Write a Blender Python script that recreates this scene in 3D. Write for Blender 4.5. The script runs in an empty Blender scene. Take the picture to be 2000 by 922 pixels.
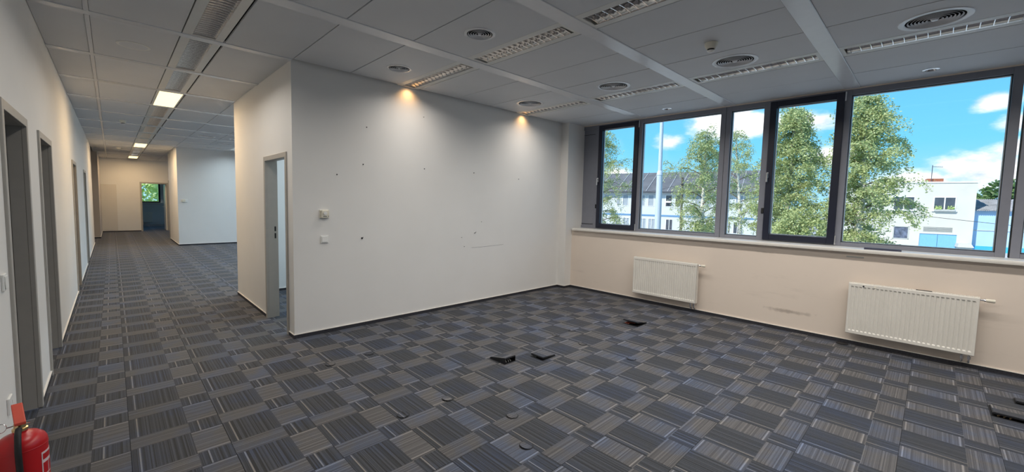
import bpy, math, random
from mathutils import Vector, Matrix, noise as mnoise
random.seed(7)
sc = bpy.context.scene
COL = sc.collection
PI = math.pi

# ------------------------------------------------------------------ camera
cam_d = bpy.data.cameras.new('camera')
cam = bpy.data.objects.new('camera', cam_d)
COL.objects.link(cam)
cam_d.sensor_width = 36.0
cam_d.sensor_fit = 'HORIZONTAL'
cam_d.lens = 800.223 / 2000 * 36.0
cam_d.shift_x = 0.01129
cam_d.shift_y = -0.00458
cam_d.clip_start = 0.05
cam_d.clip_end = 600
CAMP = Vector((0, 0, 1.52))
YAW, PITCH, ROLL = 0.75903, 0.07072, -0.02157
def cam_rot():
    Rz = Matrix.Rotation(YAW, 3, 'Z')
    base = Matrix(((1, 0, 0), (0, 0, 1), (0, -1, 0)))
    Rx = Matrix.Rotation(PITCH, 3, 'X')
    Rr = Matrix.Rotation(ROLL, 3, 'Z')
    return Rr @ Rx @ base @ Rz          # world -> camera
CR = cam_rot()
cam.matrix_world = Matrix.Translation(CAMP) @ CR.transposed().to_4x4()
sc.camera = cam

# ------------------------------------------------------------------ view
sc.view_settings.view_transform = 'Standard'
sc.view_settings.look = 'None'
sc.view_settings.gamma = 1.0
sc.view_settings.use_curve_mapping = False
sc.view_settings.exposure = 0.15

# ------------------------------------------------------------------ sky with clouds
SKY = 1.0
world = bpy.data.worlds.new('sky')
sc.world = world
world.use_nodes = True
wt = world.node_tree
wt.nodes.clear()
def wn(t, **kw):
    n = wt.nodes.new(t)
    for k, v in kw.items(): setattr(n, k, v)
    return n
def wmath(op, a, b=None, c=None, clamp=False):
    n = wn('ShaderNodeMath', operation=op); n.use_clamp = clamp
    for i, v in enumerate((a, b, c)):
        if v is None: continue
        if isinstance(v, (int, float)): n.inputs[i].default_value = v
        else: wt.links.new(v, n.inputs[i])
    return n.outputs[0]
w_tc = wn('ShaderNodeTexCoord')
w_sep = wn('ShaderNodeSeparateXYZ'); wt.links.new(w_tc.outputs['Generated'], w_sep.inputs[0])
w_z = w_sep.outputs[2]
w_ramp = wn('ShaderNodeValToRGB')
wt.links.new(w_z, w_ramp.inputs[0])
el = w_ramp.color_ramp.elements
el[0].position = 0.0; el[0].color = (0.46, 0.86, 1.15, 1)
el[1].position = 0.32; el[1].color = (0.13, 0.53, 1.05, 1)
e_ = el.new(0.12); e_.color = (0.21, 0.72, 1.12, 1)
e_ = el.new(0.9); e_.color = (0.11, 0.42, 0.95, 1)
w_n = wn('ShaderNodeTexNoise'); w_n.inputs['Scale'].default_value = 9.0
w_n.inputs['Detail'].default_value = 7; w_n.inputs['Roughness'].default_value = 0.6
w_map = wn('ShaderNodeMapping'); w_map.inputs['Scale'].default_value = (1, 1, 2.2)
wt.links.new(w_tc.outputs['Generated'], w_map.inputs[0]); wt.links.new(w_map.outputs[0], w_n.inputs['Vector'])
w_n2 = wn('ShaderNodeTexNoise'); w_n2.inputs['Scale'].default_value = 2.6
w_n2.inputs['Detail'].default_value = 5; w_n2.inputs['Roughness'].default_value = 0.55
wt.links.new(w_map.outputs[0], w_n2.inputs['Vector'])
blob_total = None
# direction of a cloud's centre, its radius, its flatness
for (cx, cy, cz, r, fl) in [
        (0.996, -0.06, 0.064, 0.095, 2.2), (0.998, 0.03, 0.052, 0.075, 2.8), (0.926, 0.322, 0.178, 0.075, 1.3),
        (0.900, 0.412, 0.140, 0.046, 2.2), (0.861, 0.503, 0.070, 0.05, 2.4), (0.984, -0.052, 0.172, 0.034, 2.0),
        (0.989, -0.085, 0.134, 0.035, 2.0), (0.948, 0.262, 0.166, 0.062, 2.0), (0.973, 0.164, 0.165, 0.055, 2.2),
        (0.985, 0.135, 0.100, 0.06, 2.4), (0.995, -0.09, 0.098, 0.05, 2.4)]:
    sub = wn('ShaderNodeVectorMath', operation='SUBTRACT'); wt.links.new(w_tc.outputs['Generated'], sub.inputs[0])
    sub.inputs[1].default_value = (cx, cy, cz)
    mul = wn('ShaderNodeVectorMath', operation='MULTIPLY'); wt.links.new(sub.outputs[0], mul.inputs[0])
    mul.inputs[1].default_value = (1 / r, 1 / r, fl / r)
    ln = wn('ShaderNodeVectorMath', operation='LENGTH'); wt.links.new(mul.outputs[0], ln.inputs[0])
    v = wmath('SUBTRACT', 1.0, ln.outputs['Value'])
    blob_total = v if blob_total is None else wmath('MAXIMUM', blob_total, v)
nz = wmath('SUBTRACT', w_n.outputs[0], 0.5)
blob = wmath('MULTIPLY_ADD', nz, 2.0, blob_total)
gen = wmath('MULTIPLY_ADD', wmath('SUBTRACT', w_n2.outputs[0], 0.60), 4.0, wmath('MULTIPLY', nz, 0.8))
cl = wmath('MAXIMUM', blob, gen)
mask = wn('ShaderNodeMapRange'); mask.interpolation_type = 'SMOOTHSTEP'
wt.links.new(cl, mask.inputs[0]); mask.inputs[1].default_value = 0.0; mask.inputs[2].default_value = 0.75
w_mix = wn('ShaderNodeMix', data_type='RGBA')
wt.links.new(mask.outputs[0], w_mix.inputs[0]); wt.links.new(w_ramp.outputs[0], w_mix.inputs[6])
w_cc = wn('ShaderNodeValToRGB')
wt.links.new(w_n.outputs[0], w_cc.inputs[0])
w_cc.color_ramp.elements[0].position = 0.30; w_cc.color_ramp.elements[0].color = (0.70, 0.76, 0.86, 1)
w_cc.color_ramp.elements[1].position = 0.68; w_cc.color_ramp.elements[1].color = (1.75, 1.62, 1.55, 1)
wt.links.new(w_cc.outputs[0], w_mix.inputs[7])
w_bg = wn('ShaderNodeBackground'); wt.links.new(w_mix.outputs[2], w_bg.inputs[0]); w_bg.inputs[1].default_value = SKY
w_out = wn('ShaderNodeOutputWorld'); wt.links.new(w_bg.outputs[0], w_out.inputs[0])

# ------------------------------------------------------------------ sun (behind the building, shining on the facades opposite)
sun_d = bpy.data.lights.new('sun', 'SUN')
sun_d.energy = 5.6; sun_d.angle = 0.01; sun_d.color = (1.0, 0.95, 0.86)
sun = bpy.data.objects.new('sun', sun_d); COL.objects.link(sun)
sun.rotation_euler = Vector((0.72, -0.30, -0.80)).to_track_quat('-Z', 'Y').to_euler()

# lamp strengths: panels and wall-end spots burn, the rest is added fill
CORRIDOR_PANEL = 27.0       # warm corridor panels
FILL_COL = (1.0, 0.94, 0.87)
SPOT_W = 2.7
FILL_W = 14.0

# ------------------------------------------------------------------ materials
MATS = {}
class NT:
    def __init__(s, name):
        s.m = bpy.data.materials.new(name); s.m.use_nodes = True
        s.t = s.m.node_tree; s.b = s.t.nodes['Principled BSDF']; MATS[name] = s.m
    def n(s, typ, **kw):
        n = s.t.nodes.new(typ)
        for k, v in kw.items(): setattr(n, k, v)
        return n
    def l(s, a, b): s.t.links.new(a, b)
    def val(s, v, sock):
        if isinstance(v, (int, float)): sock.default_value = v
        elif isinstance(v, (tuple, list)): sock.default_value = v
        else: s.l(v, sock)
    def math(s, op, a, b=None, c=None, clamp=False):
        n = s.n('ShaderNodeMath', operation=op); n.use_clamp = clamp
        for i, v in enumerate((a, b, c)):
            if v is not None: s.val(v, n.inputs[i])
        return n.outputs[0]
    def mix(s, f, a, b, blend='MIX'):
        n = s.n('ShaderNodeMix', data_type='RGBA'); n.blend_type = blend
        s.val(f, n.inputs[0]); s.val(a, n.inputs[6]); s.val(b, n.inputs[7]); return n.outputs[2]
    def noise(s, vec, scale, detail=3, rough=0.55, dims='3D'):
        n = s.n('ShaderNodeTexNoise', noise_dimensions=dims)
        if dims == '1D': s.val(vec, n.inputs['W'])
        elif vec is not None: s.l(vec, n.inputs['Vector'])
        n.inputs['Scale'].default_value = scale; n.inputs['Detail'].default_value = detail
        n.inputs['Roughness'].default_value = rough; return n.outputs[0]
    def ramp(s, f, stops):
        n = s.n('ShaderNodeValToRGB'); s.l(f, n.inputs[0]); e = n.color_ramp.elements
        e[0].position, e[0].color = stops[0][0], stops[0][1]
        e[1].position, e[1].color = stops[-1][0], stops[-1][1]
        for p, c in stops[1:-1]:
            q = e.new(p); q.color = c
        return n.outputs[0]
    def rng(s, f, a, b, c=0.0, d=1.0):
        n = s.n('ShaderNodeMapRange'); s.l(f, n.inputs[0])
        for i, v in enumerate((a, b, c, d)): n.inputs[i + 1].default_value = v
        return n.outputs[0]
    def bump(s, h, strength=0.2, dist=0.002):
        n = s.n('ShaderNodeBump'); s.l(h, n.inputs['Height']); n.inputs['Strength'].default_value = strength
        n.inputs['Distance'].default_value = dist; s.l(n.outputs[0], s.b.inputs['Normal'])
    def pos(s): return s.n('ShaderNodeNewGeometry').outputs['Position']
    def obj(s): return s.n('ShaderNodeTexCoord').outputs['Object']
    def rand(s): return s.n('ShaderNodeObjectInfo').outputs['Random']
def C4(c, k=1.0): return (c[0] * k, c[1] * k, c[2] * k, 1)
def srgb(r, g, b):
    f = lambda v: (v / 255 / 12.92) if v / 255 <= 0.04045 else ((v / 255 + 0.055) / 1.055) ** 2.4
    return (f(r), f(g), f(b))

def mat(name, col, rough=0.5, metal=0.0, spec=0.5, var=0.06, scale=12.0, bump=0.0, bscale=120.0, rnd=0.0, trans=0.0):
    s = NT(name)
    p = s.obj()
    f = s.noise(p, scale, 4)
    c = s.mix(s.rng(f, 0.3, 0.7), C4(col, 1 - var), C4(col, 1 + var))
    if rnd:
        r = s.rng(s.rand(), 0, 1, 1 - rnd, 1 + rnd)
        cc = s.n('ShaderNodeCombineColor'); 
        for i in range(3): s.l(r, cc.inputs[i])
        c = s.mix(1.0, c, cc.outputs[0], 'MULTIPLY')
    s.l(c, s.b.inputs['Base Color'])
    s.b.inputs['Roughness'].default_value = rough; s.b.inputs['Metallic'].default_value = metal
    s.b.inputs['Specular IOR Level'].default_value = spec
    if bump: s.bump(s.noise(p, bscale, 3), bump)
    return s.m

def paint(name, col, stain=0.0, smudges=()):
    s = NT(name)
    p = s.pos()
    f = s.noise(p, 1.3, 4)
    c = s.mix(s.rng(f, 0.3, 0.7), C4(col, 0.975), C4(col, 1.02))
    if stain:
        m = s.n('ShaderNodeMapping'); s.l(p, m.inputs[0]); m.inputs['Scale'].default_value = (1, 1.2, 7)
        g = s.rng(s.noise(m.outputs[0], 1.4, 6, 0.6), 0.62, 0.78)
        c = s.mix(s.math('MULTIPLY', g, stain), c, C4((0.30, 0.25, 0.21)))
    for (sy_, sz_, wy_, wz_, k_) in smudges:      # scuffs left by furniture
        sp = s.n('ShaderNodeSeparateXYZ'); s.l(p, sp.inputs[0])
        ny = s.math('DIVIDE', s.math('SUBTRACT', sp.outputs[1], sy_), wy_); nz_ = s.math('DIVIDE', s.math('SUBTRACT', sp.outputs[2], sz_), wz_)
        d = s.math('SQRT', s.math('ADD', s.math('MULTIPLY', ny, ny), s.math('MULTIPLY', nz_, nz_)))
        d = s.math('ADD', d, s.math('MULTIPLY', s.math('SUBTRACT', s.noise(p, 16, 4), 0.5), 1.6))
        c = s.mix(s.math('MULTIPLY', s.rng(d, 1.0, 0.2), k_), c, C4((0.22, 0.17, 0.14)))
    s.l(c, s.b.inputs['Base Color']); s.b.inputs['Roughness'].default_value = 0.75
    s.b.inputs['Specular IOR Level'].default_value = 0.3
    s.bump(s.noise(p, 260, 3), 0.25, 0.0008)
    return s.m

M_wall = paint('wall_paint', (0.80, 0.79, 0.765))
M_wallw = paint('warm_lit_wall_paint', (0.80, 0.70, 0.605), 0.16, [(1.17, 0.245, 0.30, 0.030, 0.5), (1.43, 0.952, 0.16, 0.012, 0.35), (0.1, 0.30, 0.25, 0.02, 0.2)])  # base colour carries the warm lamp bounce on this wall
M_panel = mat('ceiling_panel_paint', (0.66, 0.675, 0.695), 0.65, var=0.03, scale=1.5, bump=0.15, bscale=420, rnd=0.025)
M_rail = mat('ceiling_rail_paint', (0.74, 0.75, 0.77), 0.26, var=0.02)
M_slab = mat('ceiling_void', (0.05, 0.05, 0.05), 0.9)
M_trimlight = mat('light_trim_paint', (0.70, 0.70, 0.67), 0.4, var=0.02)
M_alu = mat('mirror_aluminium', (0.88, 0.86, 0.84), 0.16, 1.0, var=0.03)
M_white = mat('white_plastic', (0.82, 0.82, 0.79), 0.4, var=0.02)
M_cream = mat('cream_plastic', (0.80, 0.76, 0.64), 0.4, var=0.03)
M_rad = mat('radiator_enamel', (0.80, 0.775, 0.71), 0.35, var=0.03, scale=4)
M_dark = mat('dark_plastic', (0.018, 0.019, 0.022), 0.5)
M_black = mat('black_rubber', (0.01, 0.01, 0.011), 0.6)
M_chrome = mat('chrome', (0.75, 0.75, 0.76), 0.2, 1.0)
M_brass = mat('brass', (0.75, 0.58, 0.30), 0.28, 1.0)
M_steel = mat('grey_door_frame_paint', (0.42, 0.40, 0.365), 0.45, var=0.03)
M_frame = mat('grey_window_paint', (0.225, 0.235, 0.275), 0.42, var=0.03)
M_sash = mat('anthracite_window_paint', (0.010, 0.013, 0.030), 0.4, var=0.05)
M_bead = mat('outer_window_bead', (0.72, 0.72, 0.72), 0.45, var=0.02)
M_sill = mat('window_sill_laminate', (0.78, 0.755, 0.70), 0.35, var=0.03)
M_bar = mat('dark_blue_plastic', (0.02, 0.024, 0.055), 0.35)
M_red = mat('red_enamel', (0.50, 0.010, 0.014), 0.28, var=0.05)
M_orange = mat('faded_red_plastic', (0.62, 0.085, 0.05), 0.45)
M_copper = mat('red_cable', (0.45, 0.10, 0.06), 0.5)
M_wood = mat('bare_timber', (0.50, 0.33, 0.17), 0.7, var=0.25, scale=30)
M_alcove = paint('taupe_paint', (0.56, 0.50, 0.44))
M_patch = paint('patched_paint', (0.70, 0.67, 0.62))
M_lid = None

def m_carpet(name, dull=1.0):
    s = NT(name)
    p = s.pos()
    sp = s.n('ShaderNodeSeparateXYZ'); s.l(p, sp.inputs[0])
    x, y = sp.outputs[0], sp.outputs[1]
    u = s.math('FRACT', s.math('DIVIDE', s.math('SUBTRACT', x, 0.033 - 4.55), 0.455))
    v = s.math('FRACT', s.math('DIVIDE', s.math('SUBTRACT', 0.948 + 44.75, y), 0.4475))
    wu = s.math('LESS_THAN', u, 0.632)
    wv = s.math('LESS_THAN', v, 0.655)
    light = s.math('ABSOLUTE', s.math('SUBTRACT', wu, wv))
    tone = s.rand()
    # warp for pile
    sx = s.noise(x, 62.0, 2, 0.8, '1D')
    sy = s.noise(y, 66.0, 2, 0.8, '1D')
    fib = s.noise(p, 420.0, 2, 0.7)
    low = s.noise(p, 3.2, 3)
    dk = s.ramp(sx, [(0.40, C4((0.006, 0.007, 0.010))), (0.49, C4((0.030, 0.035, 0.045))), (0.62, C4((0.070, 0.077, 0.092)))])
    lt = s.ramp(sy, [(0.36, C4((0.074, 0.070, 0.071))), (0.50, C4((0.118, 0.112, 0.112))), (0.68, C4((0.200, 0.191, 0.184)))])
    # the pair of pale pinstripes along the edge of each dark block
    l1 = s.math('LESS_THAN', s.math('ABSOLUTE', s.math('SUBTRACT', u, 0.085)), 0.0085)
    l2 = s.math('LESS_THAN', s.math('ABSOLUTE', s.math('SUBTRACT', u, 0.745)), 0.0085)
    pin = s.math('MAXIMUM', l1, l2)
    dk = s.mix(pin, dk, C4((0.30, 0.275, 0.245)))
    n1 = s.math('LESS_THAN', s.math('ABSOLUTE', s.math('SUBTRACT', v, 0.035)), 0.009)
    n2 = s.math('LESS_THAN', s.math('ABSOLUTE', s.math('SUBTRACT', v, 0.61)), 0.009)
    lt = s.mix(s.math('MAXIMUM', n1, n2), lt, C4((0.33, 0.31, 0.29)))
    c = s.mix(light, dk, lt)
    k = s.math('MULTIPLY', s.rng(fib, 0.25, 0.75, 0.45, 1.55), s.rng(tone, 0, 1, 0.90 * dull, 1.12 * dull))
    cc = s.n('ShaderNodeCombineColor')
    for i in range(3): s.l(k, cc.inputs[i])
    c = s.mix(1.0, c, cc.outputs[0], 'MULTIPLY')
    # bluish sheen painted into the carpet colour as soft patches, warmer between
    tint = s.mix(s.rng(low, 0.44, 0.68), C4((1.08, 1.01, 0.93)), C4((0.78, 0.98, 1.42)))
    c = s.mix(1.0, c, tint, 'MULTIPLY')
    c = s.mix(1.0, c, C4((0.60, 0.64, 0.70)), 'MULTIPLY')
    s.l(c, s.b.inputs['Base Color'])
    s.b.inputs['Roughness'].default_value = 0.72
    s.b.inputs['Specular IOR Level'].default_value = 0.45
    s.b.inputs['Sheen Weight'].default_value = 0.1
    h = s.math('ADD', fib, s.math('MULTIPLY', s.mix(light, sx, sy), 0.0))
    s.bump(fib, 0.5, 0.003)
    return s.m
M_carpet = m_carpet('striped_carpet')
M_base_dark = mat('dark_carpet_skirting', (0.030, 0.030, 0.038), 0.8, var=0.3, scale=60)
M_base_bead = mat('skirting_bead', (0.78, 0.74, 0.68), 0.5)

def m_emit(name, col, st):
    s = NT(name)
    s.b.inputs['Base Color'].default_value = C4((0.9, 0.9, 0.85))
    f = s.noise(s.obj(), 3.0, 2)
    c = s.mix(s.rng(f, 0.3, 0.7), C4(col, 0.98), C4(col, 1.02))
    s.l(c, s.b.inputs['Emission Color']); s.b.inputs['Emission Strength'].default_value = st
    return s.m
M_lit = m_emit('lit_diffuser', (1.0, 0.80, 0.40), 1.55)

def m_glass(name, tint=(0.97, 0.985, 0.98)):
    s = NT(name); t = s.t
    tr = s.n('ShaderNodeBsdfTransparent'); tr.inputs[0].default_value = C4(tint)
    gl = s.n('ShaderNodeBsdfGlossy'); gl.inputs['Roughness'].default_value = 0.01
    fr = s.n('ShaderNodeFresnel'); fr.inputs[0].default_value = 1.45
    nz = s.noise(s.obj(), 1.5, 2)
    f = s.math('MULTIPLY', fr.outputs[0], s.rng(nz, 0, 1, 0.5, 0.7))
    mx = s.n('ShaderNodeMixShader'); s.l(f, mx.inputs[0]); s.l(tr.outputs[0], mx.inputs[1]); s.l(gl.outputs[0], mx.inputs[2])
    s.l(mx.outputs[0], s.t.nodes['Material Output'].inputs[0])
    return s.m
M_glass = m_glass('window_glass')
# outdoors
M_plaster = mat('white_render', (0.64, 0.61, 0.55), 0.85, var=0.05, scale=0.6)
M_plaster2 = mat('pale_grey_render', (0.60, 0.63, 0.66), 0.85, var=0.05, scale=0.5)
M_roof = mat('grey_sheet_roof', (0.115, 0.115, 0.125), 0.8, var=0.25, scale=0.8)
M_roofrib = mat('roof_rib', (0.30, 0.30, 0.31), 0.8, var=0.1)
M_gutter = mat('dark_gutter', (0.04, 0.045, 0.06), 0.6)
M_blueband = mat('blue_band', (0.12, 0.26, 0.46), 0.7)
M_wframe = mat('white_window_frame', (0.82, 0.82, 0.82), 0.5)
M_wglass = mat('house_window_glass', (0.07, 0.08, 0.10), 0.12, var=0.3, scale=2)
M_curtain = mat('pale_curtain_glass', (0.34, 0.38, 0.43), 0.4, var=0.15, scale=4)
M_gblock = mat('glass_block', (0.50, 0.53, 0.55), 0.3, var=0.1, rnd=0.12)
M_gjoint = mat('glass_block_joint', (0.66, 0.66, 0.64), 0.8)
M_garage = mat('blue_garage_paint', (0.20, 0.47, 0.80), 0.6)
M_bluewall = mat('pale_blue_cladding', (0.42, 0.60, 0.82), 0.8, var=0.05, scale=0.7)
M_bluebase = mat('bright_blue_plinth', (0.05, 0.42, 0.80), 0.7)
M_corr = mat('weathered_corrugated_sheet', (0.28, 0.28, 0.29), 0.7, var=0.3, scale=2)
M_sill_out = mat('cream_chimney_render', (0.46, 0.43, 0.34), 0.85)
M_brick = mat('red_brick_stack', (0.30, 0.10, 0.055), 0.9, var=0.25, scale=12)
M_louver = mat('vent_grille', (0.50, 0.50, 0.47), 0.7)
M_pole = mat('galvanised_pole', (0.50, 0.56, 0.62), 0.5, var=0.05)
M_upole = mat('dark_timber_pole', (0.10, 0.085, 0.07), 0.9)
M_ground = mat('yard_asphalt', (0.38, 0.38, 0.37), 0.9, var=0.15, scale=0.4)
M_plastic = mat('blue_grey_sheeting', (0.12, 0.14, 0.20), 0.3, var=0.6, scale=3)

def m_leaf(name, a, b):
    s = NT(name)
    p = s.pos()
    f = s.noise(p, 1.6, 3)
    g = s.noise(p, 14.0, 2)
    ff = s.math('MULTIPLY_ADD', g, 0.6, s.math('MULTIPLY', f, 0.5))
    c = s.mix(s.rng(ff, 0.38, 0.72), C4(a), C4(b))
    s.l(c, s.b.inputs['Base Color']); s.b.inputs['Roughness'].default_value = 0.5
    tr = s.n('ShaderNodeBsdfTranslucent'); s.l(c, tr.inputs[0])
    mx = s.n('ShaderNodeMixShader'); mx.inputs[0].default_value = 0.35
    s.l(s.b.outputs[0], mx.inputs[1]); s.l(tr.outputs[0], mx.inputs[2])
    s.l(mx.outputs[0], s.t.nodes['Material Output'].inputs[0])
    return s.m
M_leaf = m_leaf('birch_leaf', (0.29, 0.36, 0.13), (0.64, 0.68, 0.34))
M_leaf2 = m_leaf('dark_leaf', (0.05, 0.11, 0.03), (0.17, 0.27, 0.08))
M_leaf3 = m_leaf('bright_leaf', (0.46, 0.62, 0.18), (0.80, 0.90, 0.42))
def m_bark():
    s = NT('birch_bark')
    m = s.n('ShaderNodeMapping'); s.l(s.pos(), m.inputs[0]); m.inputs['Scale'].default_value = (3, 3, 9)
    f = s.noise(m.outputs[0], 2.0, 4)
    c = s.mix(s.rng(f, 0.56, 0.66), C4((0.66, 0.63, 0.57)), C4((0.06, 0.055, 0.05)))
    s.l(c, s.b.inputs['Base Color']); s.b.inputs['Roughness'].default_value = 0.8
    return s.m
M_bark = m_bark()
M_twig = mat('birch_twig', (0.16, 0.11, 0.075), 0.8)

# ------------------------------------------------------------------ mesh building
class MB:
    def __init__(s): s.v = []; s.f = []
    def add(s, vs, fs):
        o = len(s.v); s.v += [tuple(q) for q in vs]; s.f += [tuple(i + o for i in f) for f in fs]; return s
    def box(s, x0, x1, y0, y1, z0, z1):
        v = [(x0, y0, z0), (x1, y0, z0), (x1, y1, z0), (x0, y1, z0), (x0, y0, z1), (x1, y0, z1), (x1, y1, z1), (x0, y1, z1)]
        return s.add(v, [(0, 3, 2, 1), (4, 5, 6, 7), (0, 1, 5, 4), (1, 2, 6, 5), (2, 3, 7, 6), (3, 0, 4, 7)])
    def hexa(s, v):
        return s.add(v, [(0, 3, 2, 1), (4, 5, 6, 7), (0, 1, 5, 4), (1, 2, 6, 5), (2, 3, 7, 6), (3, 0, 4, 7)])
    def lathe(s, prof, c=(0, 0, 0), n=24, axis='Z', a0=0.0, a1=2 * PI):
        full = abs(a1 - a0 - 2 * PI) < 1e-6
        m = n if full else n + 1
        vs = []
        for r, h in prof:
            for i in range(m):
                a = a0 + (a1 - a0) * i / n
                p = (r * math.cos(a), r * math.sin(a), h)
                if axis == 'X': p = (h, r * math.cos(a), r * math.sin(a))
                elif axis == 'Y': p = (r * math.cos(a), h, r * math.sin(a))
                vs.append((c[0] + p[0], c[1] + p[1], c[2] + p[2]))
        fs = []
        for j in range(len(prof) - 1):
            for i in range(n):
                k = (i + 1) % m
                fs.append((j * m + i, j * m + k, (j + 1) * m + k, (j + 1) * m + i))
        return s.add(vs, fs)
    def cyl(s, c, r, h, n=20, axis='Z', r2=None):
        r2 = r if r2 is None else r2
        return s.lathe([(1e-5, 0), (r, 0), (r2, h), (1e-5, h)], c, n, axis)
    def tube(s, pts, rad, n=8, cap=True):
        pts = [Vector(p) for p in pts]
        rads = rad if isinstance(rad, (list, tuple)) else [rad] * len(pts)
        vs = []; fs = []
        up = Vector((0, 0, 1)); prev = None
        for i, p in enumerate(pts):
            d = (pts[min(i + 1, len(pts) - 1)] - pts[max(i - 1, 0)]).normalized()
            if prev is None:
                a = d.cross(up if abs(d.z) < 0.9 else Vector((1, 0, 0))).normalized()
            else:
                a = (prev - d * prev.dot(d)).normalized()
            prev = a; b = d.cross(a)
            for k in range(n):
                t = 2 * PI * k / n
                vs.append(p + (a * math.cos(t) + b * math.sin(t)) * rads[i])
        for i in range(len(pts) - 1):
            for k in range(n):
                q = (k + 1) % n
                fs.append((i * n + k, i * n + q, (i + 1) * n + q, (i + 1) * n + k))
        if cap:
            fs.append(tuple(range(n))[::-1]); o = (len(pts) - 1) * n; fs.append(tuple(o + k for k in range(n)))
        return s.add(vs, fs)
    def prism(s, poly, y0, y1):
        """poly in (x, z), pulled along y"""
        n = len(poly)
        vs = [(p[0], y0, p[1]) for p in poly] + [(p[0], y1, p[1]) for p in poly]
        fs = [tuple(range(n)), tuple(range(2 * n - 1, n - 1, -1))] + [(i, i + n, (i + 1) % n + n, (i + 1) % n) for i in range(n)]
        return s.add(vs, fs)
    def mesh(s, name, m, smooth=False):
        me = bpy.data.meshes.new(name); me.from_pydata(s.v, [], s.f); me.update()
        if m: me.materials.append(m)
        if smooth:
            me.polygons.foreach_set('use_smooth', [True] * len(me.polygons))
            try: me.set_sharp_from_angle(angle=math.radians(40))
            except Exception: pass
        return me
    def build(s, name, m, parent=None, loc=(0, 0, 0), rot=(0, 0, 0), smooth=False, bevel=0.0):
        return link(name, s.mesh(name, m, smooth), parent, loc, rot, bevel)
def link(name, me, parent=None, loc=(0, 0, 0), rot=(0, 0, 0), bevel=0.0):
    o = bpy.data.objects.new(name, me); COL.objects.link(o)
    o.location = loc; o.rotation_euler = rot
    if parent is not None: o.parent = parent
    if bevel:
        b = o.modifiers.new('bevel', 'BEVEL'); b.width = bevel; b.segments = 2; b.limit_method = 'ANGLE'
    return o
def tag(o, label=None, cat=None, group=None, kind=None):
    if label: o['label'] = label
    if cat: o['category'] = cat
    if group: o['group'] = group
    if kind: o['kind'] = kind
    return o
def thing(name, label, cat, loc=(0, 0, 0), rot=(0, 0, 0), group=None, kind=None):
    o = bpy.data.objects.new(name, None); o.empty_display_size = 0.1; COL.objects.link(o)
    o.location = loc; o.rotation_euler = rot
    return tag(o, label, cat, group, kind)
def dup(root, loc, label=None, rot=None, group=None, scale=None):
    r = root.copy(); COL.objects.link(r); r.location = loc
    if rot is not None: r.rotation_euler = rot
    if scale is not None: r.scale = scale
    if label: r['label'] = label
    if group: r['group'] = group
    for ch in list(root.children):
        c = ch.copy(); COL.objects.link(c); c.parent = r
        for g in list(ch.children):
            d = g.copy(); COL.objects.link(d); d.parent = c
    return r
def proj(p):
    v = CR @ (Vector(p) - CAMP)
    if v.z > -0.05: return None
    return (977.417 + 800.223 * v.x / -v.z, 451.846 - 800.223 * v.y / -v.z, -v.z)

# ------------------------------------------------------------------ the setting: shell
CE = 2.938
XL, XD, XW0, XWF = -0.416, 1.388, 6.06, 6.33
YM, YI, YB = 4.66, 7.387, -5.9

floor = MB().box(-4, 6.06, YB, 27.7, -0.16, -0.008).build('floor', M_slab)
tag(floor, 'office floor laid with striped grey carpet tiles', 'floor', kind='structure')
ceil = MB().box(-4, 6.45, YB, 27.7, 3.1, 3.25).build('ceiling', M_slab)
tag(ceil, 'suspended grey panel ceiling over the open office', 'ceiling', kind='structure')

def wall(name, boxes, m, label):
    b = MB()
    for q in boxes: b.box(*q)
    return tag(b.build(name, m), label, 'wall', kind='structure')
DT = 2.015
LD = [(3.39, 4.31), (4.94, 5.876), (8.79, 9.69), (12.2, 13.1)]
bx = []; y = YB
for a, b in LD:
    bx.append((XL - 0.12, XL, y, a, 0, 3.1)); bx.append((XL - 0.12, XL, a, b, DT, 3.1)); y = b
bx.append((XL - 0.12, XL, y, 17.39, 0, 3.1))
wall('wall_left', bx, M_wall, 'long white corridor wall pierced by a row of doorways')
wall('wall_main', [(XD, 6.42, YM, YM + 0.12, 0, 3.1)], M_wall, 'blank white partition wall with screw holes and two lit patches')
CD = (4.83, 5.735)
wall('wall_corridor', [(XD, XD + 0.12, YM + 0.12, CD[0], 0, 3.1), (XD, XD + 0.12, CD[0], CD[1], DT, 3.1), (XD, XD + 0.12, CD[1], YI, 0, 3.1)],
     M_wall, 'short end wall of the enclosed office holding its doorway')
wall('wall_office', [(XD + 0.12, 6.42, YI - 0.12, YI, 0, 3.1)], M_wall, 'far partition of the enclosed office seen through its doorway')
wall('wall_window', [(XW0, 6.42, YB, 27.7, -0.16, 1.045), (XWF, 6.45, YB, 27.7, 2.925, 3.1)], M_wallw, 'low parapet wall under the ribbon windows, warm light put into its colour')
wall('wall_pilaster', [(5.875, 6.42, 4.5, YM, 0, 3.1)], M_wall, 'narrow boxed pipe chase in the corner beside the windows')
wall('wall_block', [(1.44, 6.42, 15.62, 15.74, 0, 3.1), (1.44, 1.56, 15.74, 18.15, 0, 3.1)], M_wall, 'bluish white wall block at the end of the open area')
wall('wall_alcove', [(-4, -0.315, 19.55, 22.59, 0, 3.1)], M_alcove, 'taupe wall return at the far end of the corridor')
FD = (0.855, 1.775)
wall('wall_far', [(-0.315, FD[0], 22.59, 22.71, 0, 3.1), (FD[0], FD[1], 22.59, 22.71, 2.04, 3.1), (FD[1], 6.42, 22.59, 22.71, 0, 3.1)], M_wall,
     'end wall of the corridor under the last warm light')
FW = (-2.2, 1.83, 1.12, 2.85)  # unseen side and top enlarged to let more daylight into the last room
wall('wall_end', [(-4, FW[0], 27.5, 27.7, 0, 3.1), (FW[1], 6.42, 27.5, 27.7, 0, 3.1), (FW[0], FW[1], 27.5, 27.7, 0, FW[2]), (FW[0], FW[1], 27.5, 27.7, FW[3], 3.1)],
     M_wall, 'outer wall of the room beyond the last doorway')
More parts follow.
